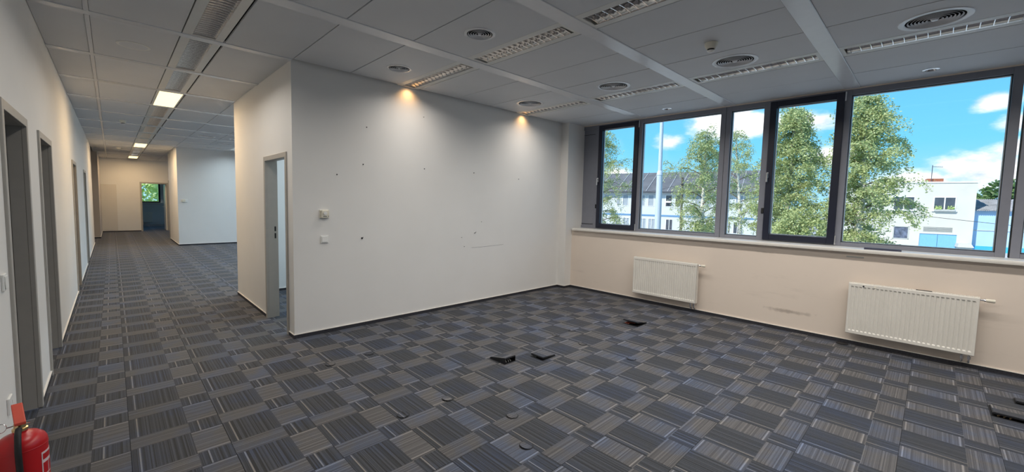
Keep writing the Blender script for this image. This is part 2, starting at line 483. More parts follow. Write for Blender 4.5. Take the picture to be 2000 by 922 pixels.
wall('wall_back', [(-4, 6.45, YB - 0.12, YB, -0.16, 3.1), (-4.12, -4, YB, 27.7, -0.16, 3.1), (-4.12, -4, 27.5, 27.7, -0.16, 3.1)], M_wall, 'plain outer walls closing the office behind the viewer')

# skirtings: dark carpet strip under a pale bead
def skirt(name, runs, label):
    r = None
    b = MB(); c = MB()
    for (x0, y0, x1, y1, nx, ny) in runs:
        t = 0.009
        xa, xb = sorted((x0, x1 if nx == 0 else x0 + nx * t)); ya, yb = sorted((y0, y1 if ny == 0 else y0 + ny * t))
        b.box(xa, xb, ya, yb, 0, 0.040)
        u = 0.012
        xa, xb = sorted((x0, x1 if nx == 0 else x0 + nx * u)); ya, yb = sorted((y0, y1 if ny == 0 else y0 + ny * u))
        c.box(xa, xb, ya, yb, 0.040, 0.046)
    r = tag(b.build(name, M_base_dark), label, 'baseboard', kind='structure')
    c.build('bead', M_base_bead, r)
yl = [YB] + [q for d in LD for q in d] + [17.39]
skirt('baseboard_left', [(XL, yl[i], XL, yl[i + 1], 1, 0) for i in range(0, len(yl), 2)], 'dark skirting strip along the corridor wall with doorways')
skirt('baseboard_main', [(XD - 0.009, YM, 5.875, YM, 0, -1)], 'dark skirting strip under the blank white partition')
skirt('baseboard_corridor', [(XD, YM, XD, CD[0], -1, 0), (XD, CD[1], XD, YI, -1, 0), (XD, YI, 6.06, YI, 0, 1)], 'dark skirting strip beside the enclosed office doorway')
skirt('baseboard_office', [(XD + 0.12, YI - 0.12, 6.06, YI - 0.12, 0, -1)], 'dark skirting strip inside the enclosed office')
skirt('baseboard_window', [(XW0, YB, XW0, 4.5, -1, 0), (5.875, 4.5, 5.875, YM, -1, 0), (5.875, 4.5, XW0, 4.5, 0, -1)], 'dark skirting strip below the radiators and windows')
skirt('baseboard_far', [(1.44, 15.62, 6.06, 15.62, 0, -1), (1.44, 15.62, 1.44, 18.15, -1, 0), (-0.315, 22.59, FD[0], 22.59, 0, -1), (-4, 19.55, -0.315, 19.55, 0, -1),
                          (-0.315, 19.55, -0.315, 22.59, 1, 0)], 'dark skirting strip round the far end walls')

# ------------------------------------------------------------------ carpet tiles
TX, TY = 0.455, 0.4475
g = 0.0007
tile_me = MB()
hx, hy = TX / 2 - g, TY / 2 - g
ch = 0.0012
v = [(-hx, -hy, -0.008), (hx, -hy, -0.008), (hx, hy, -0.008), (-hx, hy, -0.008),
     (-hx, -hy, -ch), (hx, -hy, -ch), (hx, hy, -ch), (-hx, hy, -ch),
     (-hx + ch, -hy + ch, 0), (hx - ch, -hy + ch, 0), (hx - ch, hy - ch, 0), (-hx + ch, hy - ch, 0)]
fs = [(8, 9, 10, 11)]
for a in range(4):
    b = (a + 1) % 4
    fs += [(a, b, 4 + b, 4 + a), (4 + a, 4 + b, 8 + b, 8 + a)]
tile_me.add(v, fs)
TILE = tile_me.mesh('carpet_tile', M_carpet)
cand = []
rest = []
for i in range(-8, 14):
    for j in range(-16, 62):
        cx = 0.033 + TX * (i + 0.5); cy = 0.948 + TY * (j + 0.5)
        if cx < -4 or cx > 6.2 or cy < YB + 0.2 or cy > 27.2: continue
        q = proj((cx, cy, 0))
        vis = q is not None and -160 < q[0] < 2160 and 380 < q[1] < 1120
        if vis and cx < XL - 0.1 : vis = False
        if vis and cy > YM + 0.15:
            if cx > XD + 0.25 and cy < YI: vis = cx < 2.3 and cy > 5.0 and cx / cy < 0.36
            elif cy > YI and cx / cy > 0.205: vis = False
            elif cy > 15.6 and cx > 1.5: vis = False
        (cand if vis else rest).append((q[2] if q else 99, cx, cy))
cand.sort()
rest += cand[298:]
for _, cx, cy in cand[:298]:
    o = link('carpet_tile', TILE, floor, (cx, cy, random.uniform(-0.0005, 0.0004)), (random.uniform(-.0006, .0006), random.uniform(-.0006, .0006), 0))
rb = MB()
for _, cx, cy in rest:
    dz = random.uniform(-0.0006, 0.0004)
    x1 = min(cx + hx, 6.06)
    rb.box(cx - hx, x1, cy - hy, cy + hy, -0.008, dz)
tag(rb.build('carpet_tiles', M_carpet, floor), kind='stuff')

# ------------------------------------------------------------------ ceiling panels and rails
PX = [(XL, -0.112), (-0.083, 0.49), (0.812, 1.395), (1.4, 1.998), (2.003, 2.598), (2.905, 3.497), (3.502, 4.098), (4.103, 4.685), (5.0, 5.665), (5.67, 6.33)]
STRIPS = [0.648, 2.750, 4.842]
RY = [YM - 1.305 * k for k in range(8, 0, -1)] + [4.665 + 1.32 * k for k in range(0, 15)]
def rhw(y): return 0.071 if y < 4 else 0.047
# round cut-outs for the air diffusers and downlights: x, y, radius
HOLES = [(2.30, 4.07, .118), (2.312, 2.745, .118), (2.32, 1.42, .118), (2.32, 0.1, .118), (4.385, 4.07, .175), (4.41, 2.74, .175), (4.44, 1.425, .175), (4.46, 0.09, .175),
         (5.945, 2.785, .055), (6.0, 0.115, .055), (2.216, 12.05, .055), (1.70, 12.04, .148), (2.272, 13.32, .148), (2.242, 14.72, .148)]
def holed_panel(w, d, hx_, hy_, r):
    angs = [2 * PI * k / 40 for k in range(40)] + [math.atan2(sy * d - hy_, sx * w - hx_) % (2 * PI) for sx in (-1, 1) for sy in (-1, 1)]
    angs = sorted(set(round(a, 6) for a in angs)); n = len(angs); vi, vo = [], []
    for a in angs:
        c, s_ = math.cos(a), math.sin(a)
        tx = ((w if c > 0 else -w) - hx_) / c if abs(c) > 1e-9 else 1e9
        ty = ((d if s_ > 0 else -d) - hy_) / s_ if abs(s_) > 1e-9 else 1e9
        t_ = min(tx, ty)
        vi.append((hx_ + r * c, hy_ + r * s_)); vo.append((hx_ + t_ * c, hy_ + t_ * s_))
    vs = [(x, y, 0) for x, y in vi] + [(x, y, 0) for x, y in vo] + [(x, y, 0.02) for x, y in vi] + [(x, y, 0.02) for x, y in vo]
    fs = []
    for i in range(n):
        j = (i + 1) % n
        fs += [(i, j, n + j, n + i), (2 * n + i, 3 * n + i, 3 * n + j, 2 * n + j), (i, 2 * n + i, 2 * n + j, j), (n + i, n + j, 3 * n + j, 3 * n + i)]
    return MB().add(vs, fs).mesh('ceiling_panel', M_panel)
cells = []
for a, b in zip(RY[:-1], RY[1:]): cells.append((a + rhw(a), b - rhw(b)))
pm = {}
restp = MB()
for (y0, y1) in cells:
    for (x0, x1) in PX:
        q = [proj((x, y, CE)) for x in (x0, (x0 + x1) / 2, x1) for y in (y0, (y0 + y1) / 2, y1)]
        vis = any(p and -30 < p[0] < 2030 and -40 < p[1] < 420 for p in q)
        ym = (y0 + y1) / 2; xm = (x0 + x1) / 2
        if vis and ym > YM and xm > XD and ym < YI: vis = False
        if vis and ym > YI and xm / ym > 0.27: vis = False
        if vis and ym > 15.6 and xm > 1.5: vis = False
        w, d = (x1 - x0 - 0.004) / 2, (y1 - y0 - 0.003) / 2
        hole = next((h for h in HOLES if x0 < h[0] < x1 and y0 < h[1] < y1), None)
        if hole:
            link('ceiling_panel', holed_panel(w, d, hole[0] - xm, hole[1] - ym, hole[2]), ceil, (xm, ym, CE))
        elif vis:
            k = (round(w, 4), round(d, 4))
            if k not in pm:
                m = MB(); c = 0.002
                m.add([(-w, -d, c), (w, -d, c), (w, d, c), (-w, d, c), (-w + c, -d + c, 0), (w - c, -d + c, 0), (w - c, d - c, 0), (-w + c, d - c, 0),
                       (-w, -d, 0.02), (w, -d, 0.02), (w, d, 0.02), (-w, d, 0.02)],
                      [(4, 7, 6, 5), (8, 9, 10, 11)] + [f for a in range(4) for b in [(a + 1) % 4] for f in ((a, 4 + a, 4 + b, b)[::-1], (a, b, 8 + b, 8 + a)[::-1])])
                pm[k] = m.mesh('ceiling_panel', M_panel)
            link('ceiling_panel', pm[k], ceil, (xm, ym, CE + random.uniform(0, 0.0012)))
        else:
            restp.box(x0 + 0.002, x1 - 0.002, y0 + .0015, y1 - .0015, CE, CE + 0.02)
tag(restp.build('ceiling_panels', M_panel, ceil), kind='stuff')
def rail_box(x0, x1, y0, y1):
    z0, z1, c = CE - 0.006, CE + 0.02, 0.004
    return MB().add([(x0, y0, z1), (x1, y0, z1), (x1, y1, z1), (x0, y1, z1), (x0, y0, z0 + c), (x1, y0, z0 + c), (x1, y1, z0 + c), (x0, y1, z0 + c),
                     (x0, y0 + c, z0), (x1, y0 + c, z0), (x1, y1 - c, z0), (x0, y1 - c, z0)],
                    [(8, 11, 10, 9), (4, 8, 9, 5), (6, 10, 11, 7), (0, 4, 5, 1), (2, 6, 7, 3), (0, 3, 11, 8, 4)[:0] or (3, 7, 11, 8, 4, 0), (1, 5, 9, 10, 6, 2)])
for yy in RY:
    h = rhw(yy)
    if abs(yy - 4.665) < 0.01: x1 = XD
    elif 4.7 < yy < 7.33: x1 = XD
    elif yy > 15.6: x1 = 1.44
    else: x1 = 6.33
    rail_box(XL if yy < 17.39 else -0.315, x1, yy - h, yy + h).build('cross_rail', M_rail, ceil)
for yy0, yy1 in cells:
    if yy0 < -2: continue
    rail_box(-0.112, -0.083, yy0, yy1).build('long_rail', M_rail, ceil)

# ------------------------------------------------------------------ luminaires
LIT = {2: 'first lit warm panel along the corridor ceiling', 8: 'second lit warm panel, deep in the corridor', 12: 'last lit warm panel above the corridor end wall'}
def refl_mesh(L):
    b = MB(); n = 6
    prof = [(0.083 - 0.02 * (k / n) ** 2 * 1.6, 0.001 + 0.06 * k / n) for k in range(n + 1)]
    vs = [(p[0], y, p[1]) for y in (-L, L) for p in prof]
    return b.add(vs, [(k, k + 1, n + 1 + k + 1, n + 1 + k) for k in range(n)])
def blade_mesh():
    b = MB(); n = 5
    for sgn in (0,):
        prof = [(-0.0025, 0.002), (0.0025, 0.002), (0.004, 0.018), (0.008, 0.040), (-0.008, 0.040), (-0.004, 0.018)]
        k = len(prof); w = 0.081; segs = [(-w, 0), (-w * 0.55, 0.004), (0, 0.006), (w * 0.55, 0.004), (w, 0)]
        vs = [(x, p[0], p[1] + dz * (0 if p[1] > 0.03 else 1)) for x, dz in segs for p in prof]
        fs = [(i * k + a, i * k + (a + 1) % k, (i + 1) * k + (a + 1) % k, (i + 1) * k + a) for i in range(len(segs) - 1) for a in range(k)]
        b.add(vs, fs + [tuple(range(k))[::-1], tuple((len(segs) - 1) * k + a for a in range(k))])
    return b
BLADE = blade_mesh().mesh('louvre_blade', M_alu)
LCACHE = {}
def luminaire(xc, y0, y1, label, group, lit=False, nb=16, fill_w=0.0, tcol=None):
    L = (y1 - y0) / 2
    t = thing('ceiling_light', label, 'light', (xc, (y0 + y1) / 2, CE), group=group)
    key = round(L, 4)
    e = 0.03
    if ('t', key) not in LCACHE:
        b = MB()      # trim frame round the opening
        b.box(-0.152, -0.084, -L, L, 0, 0.008); b.box(0.084, 0.146, -L, L, 0, 0.008)
        b.box(-0.084, 0.084, -L, -L + e, 0, 0.008); b.box(-0.084, 0.084, L - e, L, 0, 0.008)
        LCACHE[('t', key)] = b.mesh('trim_frame', M_trimlight)
        b = MB()      # housing above
        b.box(-0.15, 0.145, -L, L, 0.088, 0.094); b.box(-0.15, -0.146, -L, L, 0.008, 0.088); b.box(0.141, 0.145, -L, L, 0.008, 0.088)
        b.box(-0.15, 0.145, -L, -L + 0.004, 0.008, 0.088); b.box(-0.15, 0.145, L - 0.004, L, 0.008, 0.088)
        LCACHE[('h', key)] = b.mesh('housing', M_white)
        r = refl_mesh(L - e)
        LCACHE[('r', key)] = r.mesh('side_reflector', M_alu, True)
        b = MB(); b.cyl((0, -L + 0.05, 0.062), 0.013, 2 * L - 0.1, 10, 'Y')
        LCACHE[('u', key)] = b.mesh('lamp_tube', M_white, True)
        LCACHE[('d', key)] = MB().box(-0.125, 0.128, -L + 0.008, L - 0.008, -0.004, 0.004).mesh('lit_diffuser', M_lit)
        b = MB()
        b.box(-0.152, -0.125, -L, L, -0.003, 0.006); b.box(0.128, 0.146, -L, L, -0.003, 0.006)
        b.box(-0.125, 0.128, -L, -L + 0.008, -0.003, 0.006); b.box(-0.125, 0.128, L - 0.008, L, -0.003, 0.006)
        LCACHE[('f', key)] = b.mesh('trim_frame', M_trimlight)
    link('housing', LCACHE[('h', key)], t)
    if lit:
        link('trim_frame', LCACHE[('f', key)], t)
        tag(link('diffuser', LCACHE[('d', key)], t), 'glowing warm diffuser')
        ld = bpy.data.lights.new('panel_light', 'AREA'); ld.shape = 'RECTANGLE'; ld.size = 0.24; ld.size_y = 2 * L - 0.04
        ld.energy = CORRIDOR_PANEL; ld.color = (1.0, 0.70, 0.40)
        lo = bpy.data.objects.new('panel_light', ld); COL.objects.link(lo); lo.parent = t; lo.location = (0, 0, -0.006)
        return t
    link('trim_frame', LCACHE[('t', key)], t)
    link('side_reflector', LCACHE[('r', key)], t); link('side_reflector', LCACHE[('r', key)], t, rot=(0, 0, PI))
    link('lamp_tube', LCACHE[('u', key)], t)
    if fill_w:  # area light added as fill; the louvred fittings in view are unlit
        ld = bpy.data.lights.new('added_fill_light', 'AREA'); ld.shape = 'RECTANGLE'; ld.size = 0.15; ld.size_y = 2 * (L - (0.06 if y1 < YM - 0.2 or y0 > YM else 0.36))
        ld.energy = fill_w * (1.0 if y1 < YM - 0.2 or y0 > YM else 0.5); ld.color = tcol or FILL_COL; ld.spread = math.radians(154)
        lo = bpy.data.objects.new('added_fill_light', ld); COL.objects.link(lo); lo.parent = t; lo.location = (0, 0, 0.001)
    step = (2 * (L - e)) / nb
    for k in range(nb):
        link('louvre_blade', BLADE, t, (0, -L + e + step * (k + 0.5), 0))
    return t
# corridor row
names_c = ['unlit louvred light over the corridor entrance, before the wide rail', 'unlit louvred light after the first wide corridor rail', 'unlit louvred light just before the first lit corridor panel']
cc = [c for c in cells if c[0] > 1.9 and c[1] < 22.6]
ORD = ['first', 'second', 'third', 'fourth', 'fifth', 'sixth', 'seventh', 'eighth']
cnt_after = 0; lit_seen = 0
for k, (y0, y1) in enumerate(cc):
    ym = (y0 + y1) / 2
    if abs(ym - 7.98) < 0.4: lab, lit = 'lit warm ceiling panel halfway along the corridor, brightest one', True
    elif abs(ym - 15.9) < 0.4: lab, lit = 'lit warm ceiling panel deep in the corridor before the end one', True
    elif abs(ym - 21.15) < 0.4: lab, lit = 'lit warm ceiling panel against the corridor end wall', True
    else:
        lit = False
        if ym < 2.9: lab = 'louvred light of the corridor row, above the viewer before the others'
        elif ym < 4.6: lab = 'louvred corridor light cut by the photo top edge, tinted warm'
        elif ym < 5.9: lab = 'louvred corridor light after the wide rail, reflecting blue daylight'
        elif ym < 7.3: lab = 'small louvred corridor light just ahead of the brightest lit panel'
        elif ym < 15.2:
            lab = '%s dark louvred light behind the brightest lit corridor panel' % ORD[cnt_after]; cnt_after += 1
        else:
            lab = '%s dark louvred light between the two distant lit panels' % ORD[max(0, cnt_after - 5)]; cnt_after += 1
    luminaire(STRIPS[0], y0, y1, lab, 'corridor ceiling lights', lit, nb=22 if ym < 9 else 12, fill_w=FILL_W * (0.6 if ym < 6 else 0.25))
roomc = [(a, b) for a, b in cells if b < 4.64 and a > -3.6]
for sx, nm in ((STRIPS[1], 'inner room row'), (STRIPS[2], 'window side row')):
    pos_words = ['out of view behind the viewer', 'beyond the third rail from the partition', 'between the third and second rails', 'between the second rail and first rail', 'butting against the white partition']
    rows = sorted(roomc)
    for k, (y0, y1) in enumerate(rows):
        w = len(rows) - 1 - k       # 0 = against the partition
        word = ['butting on the white partition', 'one bay out from the partition', 'two bays out from the partition', 'three bays out from the partition', 'four bays out from the partition', 'five bays out from the partition', 'six bays out'][w]
        luminaire(sx, y0, y1 if w else YM - 0.005, 'louvred light, %s, %s' % (nm, word), 'room ceiling lights', False, 16, FILL_W)
# added unseen fittings, their cool light standing in for daylight in office and open area
for (y0, y1) in [c for c in cells if 4.66 < c[0] and c[1] < 15.6]:
    k = round((y0 - 4.7) / 1.32)
    for sx, nm in ((STRIPS[1], 'inner row'), (STRIPS[2], 'window row')):
        if 6.0 < y0 < 7.35 and y1 > 7.25: y1_ = 7.26
        else: y1_ = y1
        place = 'in the enclosed office' if y1 < 7.5 else 'over the open area'
        luminaire(sx, max(y0, 4.80), y1_, 'added cool louvred fill light %s, %s, bay %s from the partition' % (place, nm, ['one', 'two', 'three', 'four', 'five', 'six', 'seven', 'eight', 'nine'][k]), 'added cool fill lights beyond the partition', False, 8, FILL_W * 0.9, (0.74, 0.90, 1.0))
# lamps burning at the wall end of both room rows
for sx in (STRIPS[1], STRIPS[2]):
    ld = bpy.data.lights.new('lamp', 'SPOT'); ld.energy = SPOT_W; ld.color = (1.0, 0.56, 0.22); ld.spot_size = math.radians(124); ld.spot_blend = 1.0; ld.shadow_soft_size = 0.02
    lo = bpy.data.objects.new('wall_end_lamp', ld); COL.objects.link(lo); lo.location = (sx, YM - 0.10, CE - 0.006)
    lo.rotation_euler = Vector((0, 0.40, -1)).to_track_quat('-Z', 'Y').to_euler()

# ------------------------------------------------------------------ ceiling fittings
def diffuser(name, R, n_r, label, loc, group):
    t = thing(name, label, 'vent', loc, group=group)
    b = MB(); b.lathe([(R, 0.0), (R - 0.004, -0.005), (R * 0.84, -0.007), (R * 0.80, -0.003), (R * 0.795, 0.0)], n=44)
    b.build('rim', M_rail, t, smooth=True)
    MB().lathe([(R * 0.795, 0.0), (R * 0.79, 0.06), (1e-4, 0.06)], n=36).build('throat', M_dark, t)
    for k in range(n_r):
        r1 = R * (0.74 - 0.60 * k / n_r); r0 = r1 - R * 0.60 / n_r * 0.42
        zb = -0.003 - 0.0006 * k
        b = MB(); b.lathe([(r1, zb), (r1 - 0.001, zb - 0.002), (r0, zb + 0.007), (r0 + 0.001, zb + 0.008), (r1, zb)], n=40)
        b.build('cone_ring', M_rail, t, smooth=True)
    b = MB(); b.lathe([(1e-4, -0.012), (R * 0.09, -0.010), (R * 0.13, 0.004)], n=24); b.build('hub', M_rail, t, smooth=True)
    return t
dA = diffuser('air_diffuser', 0.135, 4, 'small round air diffuser over the partition, beside the first scallop of light', (2.30, 4.07, CE), 'small air diffusers')
dup(dA, (2.312, 2.745, CE), 'small round air diffuser one bay out from the partition')
dup(dA, (2.32, 1.42, CE), 'small round air diffuser two bays out from the partition')
dup(dA, (2.32, 0.1, CE), 'small round air diffuser three bays out from the partition')
dB = diffuser('air_diffuser', 0.200, 6, 'large round air diffuser nearest the partition, in the window side row', (4.385, 4.07, CE), 'large air diffusers')
dup(dB, (4.41, 2.74, CE), 'large round air diffuser second from the partition')
dup(dB, (4.44, 1.425, CE), 'large round air diffuser beside the conical smoke detector')
dup(dB, (4.46, 0.09, CE), 'largest looking round air diffuser in the ceiling corner above the wide window')

def downlight(label, loc, R=0.065):
    t = thing('downlight', label, 'light', loc, group='recessed downlights')
    MB().lathe([(R, 0.002), (R, -0.004), (R * 0.72, -0.008), (R * 0.66, -0.001), (R * 0.5, 0.035)], n=32).build('rim', M_chrome, t, smooth=True)
    MB().cyl((0, 0, 0.03), R * 0.62, 0.004, 24).build('lens', M_white, t)
    return t
d0 = downlight('small recessed downlight above the first large window', (5.945, 2.785, CE))
dup(d0, (6.0, 0.115, CE), 'small recessed downlight above the widest window')
dup(d0, (2.216, 12.05, CE), 'pale recessed downlight in the distant open area ceiling')
d1 = diffuser('air_diffuser', 0.17, 4, 'distant air diffuser, first over the open area past the corridor', (1.70, 12.04, CE), 'open area air diffusers')
dup(d1, (2.272, 13.32, CE), 'distant air diffuser, middle one over the open area')
dup(d1, (2.242, 14.72, CE), 'distant air diffuser close to the bluish wall block')
t = thing('ceiling_speaker', 'round flat ceiling loudspeaker cover in the corridor ceiling', 'speaker', (0.2, 5.355, CE))
MB().lathe([(0.125, 0.001), (0.125, -0.004), (0.115, -0.009), (0.104, -0.006)], n=40).build('rim', M_white, t, smooth=True)
MB().lathe([(0.104, -0.006), (0.06, -0.010), (1e-4, -0.011)], n=36).build('grille', M_panel, t, smooth=True)
def detector(label, loc, k=1.0):
    t = thing('smoke_detector', label, 'detector', loc, group='smoke detectors')
    MB().lathe([(0.052 * k, 0), (0.052 * k, -0.012), (0.047 * k, -0.03), (0.036 * k, -0.05), (0.03 * k, -0.052)], n=28).build('base', M_cream, t, smooth=True)
    MB().lathe([(0.026 * k, -0.05), (0.026 * k, -0.066)], n=24).build('vent_slots', M_dark, t, smooth=True)
    MB().lathe([(0.032 * k, -0.064), (0.030 * k, -0.070), (0.012 * k, -0.078), (1e-4, -0.079)], n=24).build('cap', M_white, t, smooth=True)
    return t
s0 = detector('cream conical smoke detector on the room ceiling by the large air diffuser', (3.826, 1.425, CE))
dup(s0, (0.205, 10.85, CE), 'smoke detector on the corridor ceiling beyond the brightest lit panel')
dup(s0, (0.203, 17.2, CE), 'dark smoke detector far down the corridor before the end wall')

# ------------------------------------------------------------------ door frames
def door_frame(name, label, face, into, y0, y1, top, T=0.12, strike=None):
    """a wall face at x=face, wall going towards 'into' (-1/+1) in x; y0..y1 and top are the outer edges"""
    t = thing(name, label, 'door', (face, (y0 + y1) / 2, 0), kind='structure')
    h = (y1 - y0) / 2; w = 0.055; p = 0.014 * -into
    def bx(a, b): return (min(a, b), max(a, b))
    c = MB()
    c.box(*bx(p, 0.012 * into), -h, -h + w, 0, top); c.box(*bx(p, 0.012 * into), h - w, h, 0, top); c.box(*bx(p, 0.012 * into), -h + w, h - w, top - w, top)
    c.build('casing', M_steel, t, bevel=0.003)
    d1 = 0.078
    j = MB()
    j.box(*bx(0.012 * into, d1 * into), -h + 0.02, -h + w, 0, top - 0.02); j.box(*bx(0.012 * into, d1 * into), h - w, h - 0.02, 0, top - 0.02)
    j.box(*bx(0.012 * into, d1 * into), -h + w, h - w, top - w, top - 0.02)
    j.build('jamb', M_steel, t)
    r = MB(); q = w - 0.018
    r.box(*bx(d1 * into, (T + 0.012) * into), -h + 0.005, -h + q, 0, top - 0.005); r.box(*bx(d1 * into, (T + 0.012) * into), h - q, h - 0.005, 0, top - 0.005)
    r.box(*bx(d1 * into, (T + 0.012) * into), -h + q, h - q, top - q, top - 0.005)
    r.build('rebate', M_steel, t)
    sgn = 1 if strike is None else strike
    for z0, z1 in ((1.005, 1.07), (1.095, 1.155)):
        yy = bx((h - q - 0.0015) * sgn, (h - q + 0.004) * sgn)
        MB().box(*bx((d1 + 0.012) * into, (d1 + 0.030) * into), *yy, z0, z1).build('strike_hole', M_black, t)
    return t
door_frame('door_1', 'grey steel door frame by the fire extinguisher, without its leaf', XL, -1, *LD[0], DT)
door_frame('door_2', 'grey steel door frame, second along the corridor wall from the extinguisher', XL, -1, *LD[1], DT)
door_frame('door_3', 'grey steel door frame, third along the corridor wall', XL, -1, *LD[2], DT)
door_frame('door_4', 'narrow looking grey door frame, fourth along the corridor wall', XL, -1, *LD[3], DT)
door_frame('door_5', 'grey steel door frame of the enclosed office beside the white partition', XD, 1, *CD, DT)
# frame facing the viewer at the corridor end, with its open leaf
t = thing('door_6', 'pale doorway in the corridor end wall, leaf standing open', 'door', ((FD[0] + FD[1]) / 2, 22.59, 0), kind='structure')
h = (FD[1] - FD[0]) / 2
b = MB(); b.box(-h, -h + 0.06, -0.014, 0.13, 0, 2.04); b.box(h - 0.06, h, -0.014, 0.13, 0, 2.04); b.box(-h + 0.06, h - 0.06, -0.014, 0.13, 1.98, 2.04)
b.build('casing', M_steel, t)
lf = MB().box(h - 0.10, h - 0.06, 0.135, 0.93, 0.01, 1.97).build('leaf', M_white, t)
MB().tube([(h - 0.10, 0.85, 1.02), (h - 0.15, 0.85, 1.02), (h - 0.15, 0.74, 1.02)], 0.009, 8).build('handle', M_chrome, lf)
t = thing('door_7', 'grey door frame edge at the end of the bluish wall block', 'door', (1.44, 18.15, 0), kind='structure')
b = MB(); b.box(-0.014, 0.134, 0, 0.05, 0, 2.02); b.box(-0.014, 0.0, -0.06, 0, 0, 2.02); b.build('casing', M_steel, t)

# ------------------------------------------------------------------ windows
ZB, ZT = 1.085, 2.925
def ring(b, x0, x1, ya, yb, za, zb, w):
    b.box(x0, x1, ya, ya + w, za, zb); b.box(x0, x1, yb - w, yb, za, zb); b.box(x0, x1, ya + w, yb - w, za, za + w); b.box(x0, x1, ya + w, yb - w, zb - w, zb)
def window_unit(name, label, y1, with_panel):
    """one bay, from y1 (its joint nearer the partition) down to y1 - 2.61"""
    t = thing(name, label, 'window', (XWF, y1, ZB), kind='structure')
    H = ZT - ZB
    X0, X1 = 0.0, 0.085
    fr = MB()
    Y = lambda a: -a
    def vert(a, b): fr.box(X0, X1, -b, -a, 0, H)
    vert(0.003, 0.066); vert(0.465, 0.548 if False else 0.545); vert(1.287, 1.352); vert(2.54, 2.607)
    zb, zt = 0.045, H - 0.065
    for a, b in ((0.066, 0.465), (0.545, 1.287), (1.352, 2.54)):
        fr.box(X0, X1, -b, -a, 0, zb); fr.box(X0, X1, -b, -a, zt, H)
    fr.build('frame', M_frame, t, bevel=0.003)
    MB().box(0.002, 0.0845, -0.003, 0.003, 0, H).build('joint_gasket', M_black, t)
    spans = [(1.352, 2.54)] + ([] if with_panel else [(0.066, 0.465)])
    for a, b in spans:
        p = MB().box(0.038, 0.046, -b + 0.001, -a - 0.001, zb, zt).build('pane', M_glass, t)
        o = MB(); ring(o, 0.050, 0.082, -b, -a, zb, zt, 0.012); o.build('bead', M_bead, t)
        gk = MB(); ring(gk, 0.030, 0.038, -b, -a, zb, zt, 0.006); gk.build('gasket', M_black, t)
    if with_panel:
        p = MB().box(0.02, 0.05, -0.465, -0.066, zb, zt)
        p.build('blank_panel', M_frame, t)
        MB().box(0.015, 0.02, -0.44, -0.10, zt - 0.09, zt - 0.083).build('panel_seam', M_black, t)
        MB().box(0.012, 0.02, -0.45, -0.16, zb + 0.03, zb + 0.036).build('panel_seam', M_black, t)
    # opening sash, proud of the frame
    s = MB(); a, b = 0.545, 1.287
    za, zc = 0.016, H - 0.022
    sx0, sx1 = -0.024, 0.062
    w = 0.074
    ring(s, sx0, sx1, -b - 0.006, -a + 0.006, za, zc, w)
    sa = s.build('sash', M_sash, t, bevel=0.004)
    MB().box(0.028, 0.036, -b + w - 0.006, -a - w + 0.006, za + w, zc - w).build('pane', M_glass, sa)
    o = MB(); ring(o, 0.0365, 0.061, -b + w - 0.006, -a - w + 0.006, za + w, zc - w, 0.009); o.build('bead', M_bead, sa)
    hd = MB(); yy = -a - 0.012
    hd.box(-0.034, -0.024, yy - 0.014, yy + 0.014, 0.83, 0.905); hd.box(-0.058, -0.034, yy - 0.008, yy + 0.008, 0.875, 0.893); hd.box(-0.062, -0.050, yy - 0.010, yy + 0.010, 0.775, 0.895)
    hd.build('handle', M_chrome, sa, bevel=0.003)
    MB().box(-0.012, 0.0, -a + 0.012, -a + 0.040, 0.365, 0.435).build('latch', M_black, t, bevel=0.002)
    hg = MB(); hg.box(-0.022, 0.0, -b - 0.022, -b - 0.008, 0.01, 0.12); hg.build('hinge', M_chrome, t, bevel=0.002)
    hg = MB(); hg.box(-0.022, 0.0, -b - 0.022, -b - 0.008, H - 0.13, H - 0.02); hg.build('hinge', M_chrome, t, bevel=0.002)
    return t
window_unit('window_1', 'ribbon window bay by the corner, with a blank grey panel and a slim sash', 4.708, True)
window_unit('window_2', 'ribbon window bay with the dark sash in front of the birches and wide pane', 2.10, False)
window_unit('window_3', 'ribbon window bay starting at the photo edge past the wide pane', -0.53, False)
window_unit('window_4', 'ribbon window bay of the room behind the viewer', -3.14, False)

sill = MB()
nose = [(6.33, 1.085), (6.008, 1.085), (6.001, 1.080), (5.999, 1.065), (6.001, 1.048), (6.008, 1.043), (6.33, 1.043)]
sill.prism(nose, YB, 4.455)
o = sill.build('trim_1', M_sill); tag(o, 'long cream laminate window sill over the radiators', 'windowsill', kind='structure')
# window of the room beyond the last doorway
t = thing('window_5', 'window with green foliage seen through the last doorway, unseen part enlarged for light', 'window', (0, 27.5, 0), kind='structure')
b = MB(); x0, x1, z0, z1 = FW
for q in ((x0, x0 + .06, z0, z1), (x1 - .07, x1, z0, z1), (x0 + .06, x1 - .07, z0, z0 + .06), (x0 + .06, x1 - .07, z1 - .06, z1)):
    b.box(q[0], q[1], 0.03, 0.12, q[2], q[3])
b.build('frame', M_sash, t)
MB().box(x0 + .06, x1 - .07, 0.07, 0.078, z0 + .06, z1 - .06).build('pane', M_glass, t)
MB().box(x0 - 0.1, x1 + 0.12, -0.10, 0.03, z0 - 0.05, z0).build('sill', M_sill, t)

